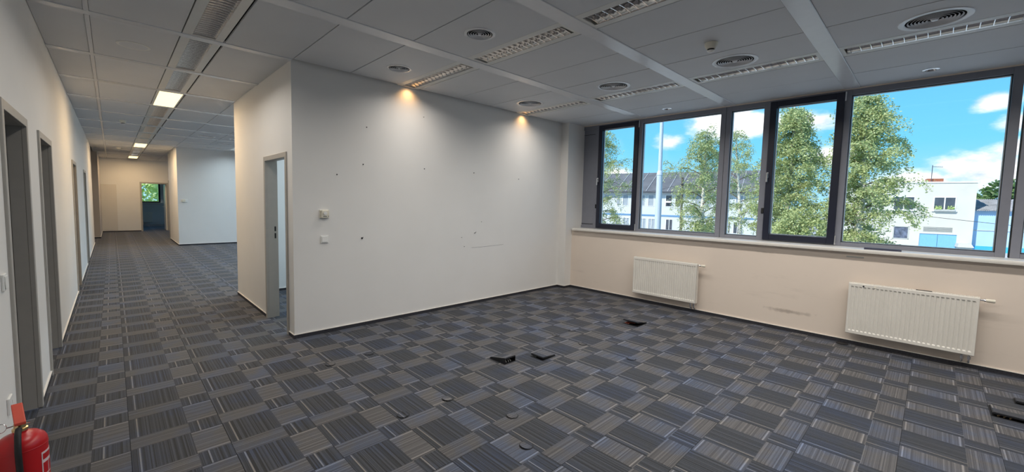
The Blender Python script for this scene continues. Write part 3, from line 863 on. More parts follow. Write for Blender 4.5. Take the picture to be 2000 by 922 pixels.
# ------------------------------------------------------------------ radiators
def radiator(label, y0, y1, ribs, holes=False, z0=0.145, z1=0.713):
    """front face at x=0 (facing -x), wall at x=+0.12; local y from 0 to W"""
    W = y1 - y0
    t = thing('radiator', label, 'radiator', (5.94, y0, 0), group='panel radiators under the windows')
    b = MB()
    pitch = (W - 0.03) / ribs
    ys = [0.0, 0.012]
    for k in range(ribs):
        a = 0.015 + k * pitch
        ys += [a + pitch * .1, a + pitch * .28, a + pitch * .72, a + pitch * .9]
    ys += [W - 0.012, W]
    rec = lambda k: 0.0 if k < 2 or k >= len(ys) - 2 else (0.0, 1.0, 1.0, 0.0)[(k - 2) % 4]
    zs = [(z0, 0, 0.006), (z0 + 0.006, 0, 0), (z0 + 0.034, 0, 0), (z0 + 0.046, 1, 0), (z1 - 0.046, 1, 0), (z1 - 0.034, 0, 0), (z1 - 0.006, 0, 0), (z1, 0, 0.006)]
    vs = []
    for z, e, off in zs:
        for k, yy in enumerate(ys):
            vs.append((off + 0.0075 * rec(k) * e, yy, z))
    n = len(ys)
    fs = [(j * n + k, (j + 1) * n + k, (j + 1) * n + k + 1, j * n + k + 1) for j in range(len(zs) - 1) for k in range(n - 1)]
    b.add(vs, fs)
    b.build('front_panel', M_rad, t)
    MB().box(0.055, 0.066, 0.004, W - 0.004, z0 + 0.004, z1 - 0.004).build('back_panel', M_rad, t)
    for q in ((-0.002 + 0.001, 0.0), (W - 0.001, W + 0.001)):
        pass
    MB().box(0.008, 0.068, -0.002, 0.001, z0 + 0.004, z1 + 0.001).build('side_cover', M_rad, t)
    MB().box(0.008, 0.068, W - 0.001, W + 0.002, z0 + 0.004, z1 + 0.001).build('side_cover', M_rad, t)
    gr = MB(); gr.box(0.005, 0.010, 0, W, z1 - 0.003, z1 + 0.002); gr.box(0.063, 0.068, 0, W, z1 - 0.003, z1 + 0.002)
    k = 0; st = 0.0125
    while 0.004 + k * st < W - 0.006:
        gr.box(0.010, 0.063, 0.002 + k * st, 0.007 + k * st, z1 - 0.003, z1 + 0.0015); k += 1
    gr.build('top_grille', M_rad, t)
    fins = MB(); k = 0
    while 0.02 + k * 0.02 < W - 0.02:
        fins.box(0.018, 0.052, 0.02 + k * 0.02, 0.0215 + k * 0.02, z0 + 0.02, z1 - 0.03); k += 1
    tag(fins.build('convector_fins', M_dark, t), kind='stuff')
    # thermostatic valve at the end nearer the viewer
    v = MB(); v.cyl((0.040, -0.032, z1 - 0.022), 0.010, 0.034, 14, 'Y'); v.cyl((0.040, -0.040, z1 - 0.022), 0.014, 0.012, 8, 'Y')
    v.build('valve_body', M_chrome, t, smooth=True)
    hd = MB().lathe([(1e-4, -0.098), (0.015, -0.097), (0.0175, -0.09), (0.0165, -0.05), (0.014, -0.040), (1e-4, -0.040)], (0.040, 0, z1 - 0.022), 18, 'Y')
    hd.build('thermostat_head', M_cream, t, smooth=True)
    pb = MB()
    for yy in (0.028, 0.075):
        pb.tube([(0.035, yy, z0 + 0.006), (0.035, yy, z0 - 0.05), (0.045, yy, z0 - 0.075), (0.080, yy, z0 - 0.085), (0.118, yy, z0 - 0.085)], 0.008, 8)
        pb.cyl((0.035, yy, z0 - 0.045), 0.013, 0.03, 6)
    pb.build('supply_pipe', M_chrome, t, smooth=True)
    for yy in (W * 0.17, W * 0.83):
        br = MB(); br.box(0.066, 0.1195, yy - 0.012, yy + 0.012, z0 + 0.06, z0 + 0.075); br.box(0.066, 0.1195, yy - 0.012, yy + 0.012, z1 - 0.10, z1 - 0.085)
        br.box(0.1165, 0.1195, yy - 0.018, yy + 0.018, z0 + 0.02, z1 - 0.03); br.build('bracket', M_rad, t)
    if holes:
        for yy, m, dz in ((W - 0.122, M_dark, 0.0), (W - 0.215, M_cream, 0.001)):
            b = MB().lathe([(1e-4, -0.003), (0.007, -0.003), (0.009, 0.001)], (0, yy, z1 - 0.026 + dz), 14, 'X'); b.build('plug', m, t, smooth=True)
        MB().box(0.010, 0.060, W * 0.33, W * 0.45, z1 + 0.001, z1 + 0.004).build('grille_clip', M_dark, t)
    return t
radiator('ribbed panel radiator under the corner window, nearer the white partition', 2.236, 3.198, 29)
radiator('longer looking panel radiator under the widest window, with two plugs', -0.354, 0.597, 27, True)
r3 = thing('radiator', 'dim radiator below the green window in the last room', 'radiator', (0.9, 27.4, 0))
MB().box(0, 0.58, -0.04, 0.02, 0.12, 0.64).build('front_panel', M_rad, r3, bevel=0.006)
MB().box(0.03, 0.55, 0.02, 0.10, 0.2, 0.56).build('back_panel', M_rad, r3)

# ------------------------------------------------------------------ wall fittings on the white partition
t = thing('thermostat', 'cream room thermostat with a dial above the light switch', 'thermostat', (1.712, YM, 1.348))
MB().box(-0.052, 0.052, -0.012, 0, -0.046, 0.046).build('back_plate', M_cream, t, bevel=0.004)
MB().box(-0.040, 0.030, -0.042, -0.012, -0.042, 0.042).build('cover', M_cream, t, bevel=0.005)
MB().cyl((-0.006, -0.056, 0.010), 0.019, 0.014, 22, 'Y').build('dial', M_white, t, smooth=True)
MB().box(-0.026, 0.014, -0.0432, -0.0418, -0.028, -0.022).build('scale_mark', M_dark, t)
MB().box(0.036, 0.044, -0.0165, -0.012, -0.03, -0.02).build('mode_switch', M_dark, t)
def switch(name, label, cat, loc, rz, group=None):
    t = thing(name, label, cat, loc, (0, 0, rz), group)
    MB().box(-0.042, 0.042, -0.011, 0, -0.042, 0.042).build('frame', M_white, t, bevel=0.003)
    MB().box(-0.031, 0.031, -0.0165, -0.011, -0.031, 0.031).build('rocker', M_white, t, rot=(math.radians(-3), 0, 0), bevel=0.002)
    return t
switch('light_switch', 'white light switch below the cream thermostat', 'switch', (1.711, YM, 1.065), 0)
switch('light_switch', 'white switch on the corridor wall before the first doorway', 'switch', (XL, 3.215, 1.062), PI / 2)
t = thing('wall_socket', 'white wall socket low on the corridor wall behind the extinguisher', 'socket', (XL, 3.165, 0.44), (0, 0, PI / 2))
MB().box(-0.042, 0.042, -0.011, 0, -0.042, 0.042).build('frame', M_white, t, bevel=0.003)
MB().lathe([(0.024, -0.0115), (0.022, -0.0125), (0.020, -0.003), (1e-4, -0.003)], (0, 0, 0), 24, 'Y').build('well', M_white, t, smooth=True)
for q in (-0.0095, 0.0095): MB().cyl((q, -0.0032, 0), 0.0025, 0.001, 8, 'Y').build('pin_hole', M_black, t)
t = thing('thermostat', 'small grey control box on the bluish wall block', 'thermostat', (1.60, 15.62, 1.362))
MB().box(-0.075, 0.075, -0.012, 0, -0.045, 0.045).build('back_plate', M_white, t, bevel=0.004)
MB().box(-0.06, 0.02, -0.04, -0.012, -0.04, 0.04).build('cover', M_cream, t, bevel=0.004)
# screws and plugs left in the partition
def plug(label, x, z, r=0.006, hook=False, white=False):
    t = thing('wall_plug', label, 'screw', (x, YM, z), group='screws and plugs left in the white partition')
    MB().lathe([(1e-4, -0.004), (r, -0.003), (r * 1.25, 0)], (0, 0, 0), 12, 'Y').build('collar', M_white if white else M_dark, t, smooth=True)
    if hook:
        MB().tube([(0, -0.003, 0), (0, -0.022, 0), (0, -0.03, 0.006), (0, -0.03, 0.016)], 0.003, 7).build('hook', M_dark, t, smooth=True)
        MB().box(-0.010, 0.010, -0.006, 0, -0.010, -0.004).build('plate', M_dark, t)
    else:
        MB().tube([(0, -0.003, 0), (0, -0.013, 0.0005)], 0.0024, 7).build('screw', M_dark, t, smooth=True)
plug('dark screw high on the partition, under the first scallop of light', 2.211, 2.368, 0.006)
plug('dark screw above the middle of the partition, over the thermostat height', 2.167, 1.931)
plug('dark screw closest to the partition corner, up from the thermostat', 1.857, 1.793)
plug('dark screw at mid partition, level with the next one towards the windows', 3.012, 1.939)
plug('dark screw two thirds along the partition, below the second scallop', 3.86, 1.94)
plug('tiny screw towards the window end of the partition', 4.801, 1.90)
plug('tiny screw just above the pale hook plug', 4.022, 1.222, 0.004)
plug('pale plug with a hook, low towards the windows', 3.894, 1.064, 0.008, True, True)
plug('dark hook to the side of the light switch', 2.149, 1.060, 0.008, True)
plug('tiny low screw beside the scuff on the partition', 3.70, 0.867, 0.004)
plug('screw in the upper partition, edge of the first scallop', 2.994, 2.608, 0.004)
plug('tiny screw between the hooks on the partition', 3.648, 1.003, 0.003)
o = MB().tube([(3.84, YM - 0.0005, 0.843), (4.05, YM - 0.0005, 0.842), (4.3, YM - 0.0005, 0.849), (4.486, YM - 0.0005, 0.855)], 0.0012, 5).build('scuff_mark', M_base_dark)
tag(o, 'thin dark scuff line low on the white partition', 'scuff')
o = MB().box(-0.075, 0.075, -0.006, 0, -0.008, 0.008).build('paint_chip', M_louver, None, (XW0, 0.577, 0.992), (0, 0, -PI / 2), bevel=0.002)
tag(o, 'small chipped plaster spot under the sill near the dark bar', 'chip')
o = MB().box(-0.31, 0.15, 22.575, 22.59, 0.06, 1.9).build('wall_board', M_patch)
tag(o, 'beige board fixed to the corridor end wall', 'board')
# bar lying on the sill
b = MB().prism([(-0.02, 0), (0.02, 0), (0.022, 0.006), (0.018, 0.020), (-0.018, 0.020), (-0.022, 0.006)], -0.15, 0.15)
o = b.build('plastic_bar', M_bar, None, (6.10, 0.36, 1.085), (0, 0, math.radians(3)))
tag(o, 'dark blue plastic bar lying on the window sill', 'bar')

# ------------------------------------------------------------------ floor boxes with lifted lids
def floor_box(label, x0, x1, y0, y1, hinge, lift, inside):
    cx, cy = (x0 + x1) / 2, (y0 + y1) / 2; w, d = (x1 - x0) / 2, (y1 - y0) / 2
    t = thing('floor_box', label, 'floor box', (cx, cy, 0), group='floor boxes with lifted lids')
    f = MB(); e = 0.008
    f.box(-w, w, -d, -d + e, 0, 0.003); f.box(-w, w, d - e, d, 0, 0.003); f.box(-w, -w + e, -d + e, d - e, 0, 0.003); f.box(w - e, w, -d + e, d - e, 0, 0.003)
    f.build('rim', M_dark, t)
    MB().box(-w + e, w - e, -d + e, d - e, 0, 0.0008).build('well', M_black, t)
    l = MB(); th = 0.010; q = 0.006
    if hinge == 'far':
        v = [(-w + q, -d, lift), (w - q, -d, lift), (w - q, d - q, 0.004), (-w + q, d - q, 0.004)]
    else:
        v = [(-w, -d + q, lift), (w - q, -d + q, 0.004), (w - q, d - q, 0.004), (-w, d - q, lift)]
    l.hexa(v + [(p[0], p[1], p[2] + th) for p in v])
    ld = l.build('lid', M_dark, t)
    c = MB(); i = 0.005
    v2 = [(p[0] * (1 - i / w), p[1] * (1 - i / d), p[2] + th + 0.0005) for p in v]
    c.hexa(v2 + [(p[0], p[1], p[2] + 0.003) for p in v2])
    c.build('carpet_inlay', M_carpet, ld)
    if lift > 0.03:
        for sx in (-1, 1):
            if hinge == 'far': MB().hexa([(sx * (w - q) - .002, -d, 0.003), (sx * (w - q) + .002, -d, 0.003), (sx * (w - q) + .002, d - q, 0.003), (sx * (w - q) - .002, d - q, 0.003),
                                          (sx * (w - q) - .002, -d, lift), (sx * (w - q) + .002, -d, lift), (sx * (w - q) + .002, d - q, 0.005), (sx * (w - q) - .002, d - q, 0.005)]).build('cheek', M_dark, t)
    if inside:
        cb = MB()
        for k in range(3):
            a = random.uniform(-0.3, 0.3)
            if hinge == 'far': cb.tube([(-w * .5 + k * w * .4, -d * 0.85, 0.010), (-w * .3 + k * w * .4 + a * w, -d * .6, 0.020), (k * w * .3, -d * .2, 0.010)], 0.005, 6)
            else: cb.tube([(-w * 0.9, d * (.75 - k * .22), 0.008), (-w * .7, d * (.6 - k * .2), 0.020), (-w * .3, d * .4 - k * d * .3, 0.010)], 0.005, 6)
        cb.build('cable', inside, t, smooth=True)
    return t
floor_box('wedge-open floor box at mid room, taller of the pair', 2.624, 2.774, 2.672, 2.886, 'far', 0.046, M_louver)
floor_box('floor box with its lid slightly ajar, next to the wedge-open one', 2.976, 3.172, 2.500, 2.664, 'side', 0.018, M_louver)
floor_box('floor box with red cables in front of the ribbed radiator', 4.728, 4.978, 2.452, 2.660, 'side', 0.044, M_copper)
floor_box('torn-open floor box by the photo edge in front of the long radiator', 4.745, 4.985, -0.66, -0.395, 'side', 0.020, M_wood)
floor_box('small floor box closer to the parapet at the photo edge', 5.20, 5.33, -0.68, -0.545, 'side', 0.012, None)

# round carpet plugs over cable outlets
def carpet_plug(label, x, y, lift):
    t = thing('carpet_plug', label, 'plug', (x, y, 0), (0, 0, random.uniform(0, 6)), group='round carpet plugs over cable outlets')
    MB().lathe([(0.046, 0.0002), (0.046, 0.0012), (0.040, 0.0012), (0.040, 0.0002)], n=28).build('cut_ring', M_black, t)
    d = MB(); n = 24; r = 0.040
    top = [(r * math.cos(2 * PI * k / n), r * math.sin(2 * PI * k / n), 0.002 + lift * max(0, math.cos(2 * PI * k / n)) ** 2) for k in range(n)]
    d.add(top + [(p[0], p[1], p[2] + 0.003) for p in top] + [(0, 0, 0.0045)], [tuple(range(n))[::-1]] + [(k, (k + 1) % n, n + (k + 1) % n, n + k) for k in range(n)] + [(n + k, n + (k + 1) % n, 2 * n) for k in range(n)])
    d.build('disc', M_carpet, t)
for lab, x, y, l in (('carpet plug out from the partition corner, in a dark block', 1.796, 3.74, .004), ('flat carpet plug closest to the partition corner', 1.408, 3.718, .001),
                     ('carpet plug with a dark ring in the near dark block', 1.449, 2.49, .006), ('pale carpet plug beside the dark ringed one', 1.83, 2.481, .008),
                     ('carpet plug with one edge curled, below the wedge-open floor box', 2.028, 1.976, .014), ('carpet plug closest to the photo bottom edge', 1.837, 1.659, .01),
                     ('carpet plug far out towards the ribbed radiator', 3.963, 2.893, .004), ('carpet plug behind the pair of floor boxes', 3.686, 2.913, .003),
                     ('carpet plug past the ajar floor box', 3.673, 2.533, .004), ('carpet plug alone between the boxes and the long radiator', 3.689, 1.964, .004)):
    carpet_plug(lab, x, y, l * 0.55)
o = MB().lathe([(0.055, 0.0), (0.055, 0.006), (0.045, 0.010), (1e-4, 0.011)], n=26).build('cable_grommet', M_black, None, (5.985, 0.62, 0), smooth=True)
tag(o, 'black round cable grommet on the carpet by the long radiator', 'grommet')

# ------------------------------------------------------------------ fire extinguisher
t = thing('fire_extinguisher', 'red fire extinguisher standing by the corridor wall and first doorway', 'extinguisher', (-0.322, 2.66, 0), (0, 0, math.radians(10)))
MB().lathe([(1e-4, 0.0), (0.070, 0.0), (0.078, 0.006), (0.080, 0.02), (0.080, 0.425), (0.0785, 0.437), (0.072, 0.452), (0.055, 0.468), (0.032, 0.478), (0.022, 0.482), (0.022, 0.492)], n=48).build('cylinder', M_red, t, smooth=True)
MB().lathe([(0.083, 0.0), (0.083, 0.03), (0.080, 0.032)], n=40).build('foot_ring', M_black, t, smooth=True)
MB().lathe([(0.0805, 0.416), (0.0815, 0.418), (0.0805, 0.421)], n=48).build('bead_line', M_red, t, smooth=True)
MB().lathe([(0.024, 0.490), (0.024, 0.500), (0.018, 0.502), (0.018, 0.522), (1e-4, 0.524)], n=24).build('valve', M_brass, t, smooth=True)
lo = MB(); lo.hexa([(-0.011, -0.015, 0.505), (0.011, -0.015, 0.505), (0.011, 0.095, 0.512), (-0.011, 0.095, 0.512), (-0.011, -0.015, 0.513), (0.011, -0.015, 0.513), (0.011, 0.095, 0.520), (-0.011, 0.095, 0.520)])
lo.build('carry_handle', M_brass, t, bevel=0.002)
up = MB(); up.hexa([(-0.017, -0.028, 0.520), (0.017, -0.028, 0.520), (0.017, 0.098, 0.565), (-0.017, 0.098, 0.565), (-0.017, -0.030, 0.534), (0.017, -0.030, 0.534), (0.017, 0.092, 0.580), (-0.017, 0.092, 0.580)])
tag(up.build('squeeze_lever', M_orange, t, bevel=0.003), 'faded orange red lever')
pin = MB(); pin.tube([(-0.038, 0.0, 0.515), (0.03, 0.0, 0.515)], 0.003, 6)
rg = [(-0.055 + 0.018 * math.cos(a), 0.0 + 0.004 * math.sin(a), 0.518 + 0.018 * math.sin(a)) for a in [2 * PI * k / 20 for k in range(21)]]
pin.tube(rg, 0.0018, 6); pin.build('safety_pin', M_chrome, t, smooth=True)
ho = []
for k in range(17):
    u = k / 16
    a = -1.75 + 0.10 * u
    r = 0.03 + 0.066 * min(1, u * 3.2) if u < .31 else 0.096
    z = 0.502 - 0.016 * (1 - math.cos(min(1, u * 4) * PI)) / 2 - max(0, u - .2) * 0.46
    ho.append((r * math.cos(a), r * math.sin(a), z + (0.004 if u < .2 else 0)))
MB().tube(ho, 0.0105, 10).build('hose', M_black, t, smooth=True)
# printed label wrapped on the body: pale panel with rows of fake-free plain blocks
def wrap(name, a0, a1, z0, z1, r, m, parent):
    n = max(2, int((a1 - a0) / 0.08)); b = MB()
    vs = []
    for rr in (r - 0.0008, r):
        for k in range(n + 1):
            a = a0 + (a1 - a0) * k / n
            vs += [(rr * math.cos(a), rr * math.sin(a), z0), (rr * math.cos(a), rr * math.sin(a), z1)]
    m2 = 2 * (n + 1)
    fs = [(m2 + 2 * k, m2 + 2 * k + 2, m2 + 2 * k + 3, m2 + 2 * k + 1) for k in range(n)] + [(2 * k, 2 * k + 1, 2 * k + 3, 2 * k + 2) for k in range(n)]
    fs += [(2 * k + 1, m2 + 2 * k + 1, m2 + 2 * k + 3, 2 * k + 3) for k in range(n)] + [(2 * k, 2 * k + 2, m2 + 2 * k + 2, m2 + 2 * k) for k in range(n)]
    b.add(vs, fs); return b.build(name, m, parent, smooth=True)
M_label = mat('label_print_white', (0.72, 0.60, 0.60), 0.5)
lab = wrap('instruction_label', -0.86, 0.40, 0.16, 0.385, 0.0808, M_label, t)
wrap('label_header', -0.80, 0.34, 0.350, 0.376, 0.0813, M_red, lab)
for r_ in range(3):
    for c_ in range(3):
        wrap('label_pictogram', -0.80 + c_ * 0.39, -0.47 + c_ * 0.39, 0.285 - r_ * 0.055, 0.335 - r_ * 0.055, 0.0813, M_red, lab)

# ------------------------------------------------------------------ outdoors
GZ = -2.15
S = Vector((0.1908, -0.9816, 0)); N = Vector((0.9816, 0.1908, 0))
ground = MB().box(6.6, 400, -220, 220, GZ - 0.3, GZ).build('ground', M_ground); tag(ground, 'grey yard outside the windows', 'ground', kind='structure')
gnd2 = MB().box(-40, 40, 29.2, 220, GZ - 0.3, GZ).build('ground', M_ground); tag(gnd2, 'yard beyond the last room window', 'ground', kind='structure')
FROT = math.atan2(S.y, S.x)
def facade_thing(name, label, cat, d0):
    return thing(name, label, cat, (N.x * d0, N.y * d0, 0), (0, 0, FROT))
# local frame: +x along the facade towards the sheds (s), +y away from the viewer, z up; s measured from the origin's foot
def win(parent, s0, s1, z0, z1, m, mull=1, deep=0.10, frame=0.07):
    f = MB(); fw = frame
    f.box(s0, s0 + fw, -0.03, deep, z0, z1); f.box(s1 - fw, s1, -0.03, deep, z0, z1); f.box(s0 + fw, s1 - fw, -0.03, deep, z0, z0 + fw); f.box(s0 + fw, s1 - fw, -0.03, deep, z1 - fw, z1)
    for k in range(mull):
        c = s0 + (s1 - s0) * (k + 1) / (mull + 1); f.box(c - fw * .6, c + fw * .6, -0.03, deep, z0 + fw, z1 - fw)
    o = f.build('window_frame', M_wframe, parent)
    MB().box(s0 + fw * .5, s1 - fw * .5, 0.03, 0.05, z0 + fw * .5, z1 - fw * .5).build('pane', m, o)
    return o
def wall_holes(parent, s0, s1, z0, z1, thick, holes, m):
    """front wall with real openings"""
    xs = sorted({s0, s1, *[q for h in holes for q in h[:2]]}); zs = sorted({z0, z1, *[q for h in holes for q in h[2:]]})
    b = MB()
    for i in range(len(xs) - 1):
        for j in range(len(zs) - 1):
            cx, cz = (xs[i] + xs[i + 1]) / 2, (zs[j] + zs[j + 1]) / 2
            if any(h[0] < cx < h[1] and h[2] < cz < h[3] for h in holes): continue
            b.box(xs[i], xs[i + 1], 0, thick, zs[j], zs[j + 1])
    return b.build('wall', m, parent)
# white flat roofed house
t = facade_thing('white_house', 'flat roofed white rendered house with blue garage doors', 'house', 57.0)
h_up = [(8.13, 9.70, 1.60, 2.97), (10.98, 12.51, 1.62, 2.95)]
h_low = (8.28, 9.47, -1.3, 0.01)
h_gb = [(5.50, 6.85, 0.39, 2.99), (5.55, 6.78, -0.75, 0.03)]
h_gar = (10.23, 12.76, GZ + 0.02, -0.65); h_vent = (10.46, 12.44, -0.45, 0.01)
wall_holes(t, 3.4, 13.76, GZ, 4.33, 0.25, h_up + [h_low] + h_gb + [h_gar, h_vent], M_plaster)
b = MB(); b.box(3.4, 13.76, 0.25, 9, GZ, 4.2); b.build('body', M_plaster, t)
MB().box(3.35, 13.81, -0.06, 9.05, 4.30, 4.42).build('roof_edge', M_wframe, t)
win(t, *h_up[0], M_wglass); w2 = win(t, *h_up[1], M_wglass)
for s0, s1, za, zb in h_up: MB().box(s0 - 0.08, s1 + 0.08, -0.10, 0.02, za - 0.07, za).build('window_ledge', M_wframe, t)
fb = MB().box(11.05, 12.45, -0.22, -0.06, 1.60, 1.76).build('flower_box', M_louver, t)
fl = MB()
for k in range(240):
    c = Vector((random.choice((random.uniform(11.1, 11.55), random.uniform(11.95, 12.4))), random.uniform(-0.26, -0.05), 1.76 + abs(random.gauss(0, 0.14))))
    a = Vector((random.gauss(0, 1), random.gauss(0, 1), random.gauss(0, 1))).normalized() * 0.05; e = a.orthogonal().normalized() * 0.035
    fl.add([c - a, c - e, c + a, c + e], [(0, 1, 2, 3)])
tag(fl.build('flowers', M_leaf3, fb), kind='stuff')
f = MB(); s0, s1, za, zb = h_low
ring_w = 0.09
f.box(s0, s0 + ring_w, -0.02, 0.1, za, zb); f.box(s1 - ring_w, s1, -0.02, 0.1, za, zb); f.box(s0, s1, -0.02, 0.1, za, za + ring_w); f.box(s0, s1, -0.02, 0.1, zb - ring_w, zb)
o = f.build('window_frame', M_louver, t); MB().box(s0 + .05, s1 - .05, 0.04, 0.06, za + .05, zb - .05).build('sheeting', M_plastic, o)
for s0, s1, za, zb in h_gb:
    o = MB().box(s0, s1, 0.10, 0.2, za, zb).build('glass_block_wall', M_gjoint, t)
    nx = 6; nz_ = max(3, round((zb - za) / 0.22)); dx = (s1 - s0) / nx; dz = (zb - za) / nz_
    bm_ = MB().box(-dx * .43, dx * .43, -0.02, 0.0, -dz * .43, dz * .43).mesh('glass_block', M_gblock)
    for i in range(nx):
        for j in range(nz_): link('glass_block', bm_, o, (s0 + dx * (i + .5), 0.10, za + dz * (j + .5)))
gd = MB(); s0, s1, za, zb = h_gar; m_ = (s0 + s1) / 2
for a, b_ in ((s0, m_ - 0.015), (m_ + 0.015, s1)): MB().box(a, b_, 0.05, 0.10, za, zb).build('garage_door', M_garage, t)
s0, s1, za, zb = h_vent
vo = MB().box(s0, s1, 0.12, 0.2, za, zb).build('vent_grille', M_dark, t)
for k in range(5): MB().box(s0, s1, 0.01, 0.11, za + 0.02 + k * 0.09, za + 0.075 + k * 0.09).build('vent_slat', M_louver, vo)
hd = MB(); hd.hexa([(12.75, -0.9, GZ), (13.62, -0.9, GZ), (13.62, -0.02, GZ), (12.75, -0.02, GZ), (12.75, -0.9, -1.75), (13.62, -0.9, -1.75), (13.62, -0.02, -1.75), (12.75, -0.02, -1.75)])
hd.hexa([(12.66, -1.0, -1.75), (13.72, -1.0, -1.75), (13.72, -0.0, -1.75), (12.66, -0.0, -1.75), (12.72, -0.85, -1.42), (13.55, -0.85, -1.42), (13.55, -0.0, -1.40), (12.72, -0.0, -1.40)])
o = hd.build('meter_cabinet', M_louver, None, t.location, t.rotation_euler); tag(o, 'small grey cabinet against the white house beside the garage', 'cabinet')
MB().box(7.74, 9.2, 3.2, 4.2, 4.2, 5.05).build('chimney_stack', M_sill_out, t)
MB().box(10.9, 12.05, 2.6, 3.5, 4.2, 4.86).build('brick_stack', M_brick, t)
an = MB(); an.tube([(11.14, 2.4, 4.2), (11.14, 2.4, 6.2)], 0.03, 6); an.tube([(11.14, 2.4, 6.05), (11.85, 2.2, 5.98)], 0.02, 5)
for k in range(5): an.tube([(11.25 + k * .13, 2.05, 6.04 - .01 * k), (11.25 + k * .13, 2.6, 6.04 - .01 * k)], 0.012, 4)
an.build('antenna', M_gutter, t)
# pale blue shed beyond it
t = facade_thing('blue_shed', 'pale blue shed with a corrugated grey roof beside the white house', 'building', 57.6)
MB().box(13.80, 24, 0, 8, -1.65, 1.80).build('wall', M_bluewall, t)
MB().box(13.80, 24, -0.05, 0, -0.17, -0.11).build('seam', M_louver, t)
MB().box(13.78, 24, -0.06, 8, GZ, -1.62).build('plinth', M_bluebase, t)
cr = MB(); n = 150
vs = []
for k in range(n + 1):
    s_ = 13.78 + 10.2 * k / n; dz = 0.045 * math.cos(k * PI)
    vs += [(s_, -0.35, 1.76 + dz), (s_, 3.2, 2.85 + dz), (s_, -0.35, 1.70 + dz), (s_, 3.2, 2.79 + dz)]
fs = []
for k in range(n):
    a, b_ = 4 * k, 4 * k + 4
    fs += [(a, b_, b_ + 1, a + 1), (a + 2, a + 3, b_ + 3, b_ + 2), (a, a + 2, b_ + 2, b_)]
cr.add(vs, fs); cr.build('corrugated_roof', M_corr, t)
MB().box(13.85, 24, 3.2, 8, 1.7, 2.75).build('roof_back', M_corr, t)
# long grey roofed building
t = facade_thing('office_building', 'long two storey grey white building with a dark ribbed roof', 'building', 58.4)
L0, L1 = -30.0, -1.8
ups = [(-21.01, -20.45), (-20.15, -19.31), (-17.75, -16.96), (-16.58, -15.76), (-14.26, -13.40), (-13.02, -12.31), (-10.6, -9.8), (-9.4, -8.6), (-7.6, -6.8), (-5.96, -5.11), (-3.6, -2.8), (-24.2, -23.4), (-23.0, -22.2)]
los = [(-21.12, -20.26), (-19.94, -19.07), (-17.67, -16.71), (-16.43, -15.51), (-14.1, -13.2), (-10.5, -9.6), (-9.2, -8.3), (-6.85, -6.36), (-6.05, -5.13), (-24.1, -23.2)]
hol = [(a, b_, 1.40, 3.0) for a, b_ in ups] + [(a, b_, -1.75, -0.28) for a, b_ in los]
wall_holes(t, L0, L1, GZ, 3.35, 0.3, hol, M_plaster2)
MB().box(L0, L1, 0.3, 11, GZ, 3.3).build('body', M_plaster2, t)
MB().box(L0, L1, -0.04, 0, 0.06, 0.28).build('blue_band', M_blueband, t)
for k, (a, b_) in enumerate(ups):
    dark = -14.5 < a < -12
    win(t, a, b_, 1.40, 3.0, M_wglass if dark else M_curtain, 0 if not dark else 0, frame=0.06)
for a, b_ in los: win(t, a, b_, -1.75, -0.28, M_curtain if a < -15 else M_wglass, 1, frame=0.05)
op = MB(); op.hexa([(-14.2, -0.32, 1.95), (-13.46, -0.32, 1.95), (-13.46, -0.02, 2.12), (-14.2, -0.02, 2.12), (-14.2, -0.32, 2.0), (-13.46, -0.32, 2.0), (-13.46, -0.02, 2.17), (-14.2, -0.02, 2.17)])
op.build('tilted_sash', M_wframe, t)
rf = MB(); rf.hexa([(L0, -0.5, 3.36), (L1, -0.5, 3.36), (L1, 5.5, 6.35), (L0, 5.5, 6.35), (L0, -0.5, 3.46), (L1, -0.5, 3.46), (L1, 5.5, 6.45), (L0, 5.5, 6.45)])
rf.hexa([(L0, 5.5, 6.35), (L1, 5.5, 6.35), (L1, 11.5, 3.36), (L0, 11.5, 3.36), (L0, 5.5, 6.45), (L1, 5.5, 6.45), (L1, 11.5, 3.46), (L0, 11.5, 3.46)])
ro = rf.build('roof', M_roof, t)
for k in range(20):
    s_ = L0 + 0.4 + k * 1.42
    MB().hexa([(s_, -0.5, 3.46), (s_ + 0.10, -0.5, 3.46), (s_ + 0.10, 5.5, 6.45), (s_, 5.5, 6.45), (s_, -0.5, 3.53), (s_ + 0.10, -0.5, 3.53), (s_ + 0.10, 5.5, 6.52), (s_, 5.5, 6.52)]).build('roof_rib', M_roofrib, ro)
MB().box(L0, L1, -0.62, -0.48, 3.28, 3.42).build('gutter', M_gutter, t)
b = MB().box(0, 0.62, 0, 0.34, 0, 0.72).build('air_conditioner', M_wframe, None, (0, 0, 0)); 
tag(b, 'small air conditioner unit on the long grey white building', 'air conditioner')
b.location = (N * 58.05 + S * -4.75); b.location.z = 1.85; b.rotation_euler = (0, 0, FROT)
MB().lathe([(0.24, -0.02), (0.22, -0.025), (0.2, 0.0)], (0.3, 0, 0.36), 20, 'Y').build('fan_ring', M_dark, b)
# poles and wires
t = thing('lamp_post', 'tall tapering pale steel pole rising past the roof ridge', 'pole', (24.15, 11.52, GZ))
MB().tube([(0, 0, 0), (0.12, 0.09, 5.6)], [0.20, 0.17], 14).build('lower_shaft', M_pole, t, smooth=True)
MB().tube([(0.12, 0.09, 5.6), (0.36, 0.27, 13.5)], [0.115, 0.09], 12).build('upper_shaft', M_pole, t, smooth=True)
MB().lathe([(0.17, 0.0), (0.19, 0.02), (0.15, 0.25), (0.115, 0.3)], (0.12, 0.09, 5.5), 16).build('collar', M_pole, t, smooth=True)
t = thing('utility_pole', 'dark wooden utility pole before the long grey building', 'pole', (38.25, 16.0, GZ))
MB().tube([(0, 0, 0), (0.27, 0.23, 6.35)], [0.13, 0.10], 10).build('shaft', M_upole, t, smooth=True)
MB().box(-0.3, 0.8, 0.1, 0.2, 5.6, 5.7).build('crossarm', M_upole, t)
P0 = Vector((38.5, 16.2, 3.5))
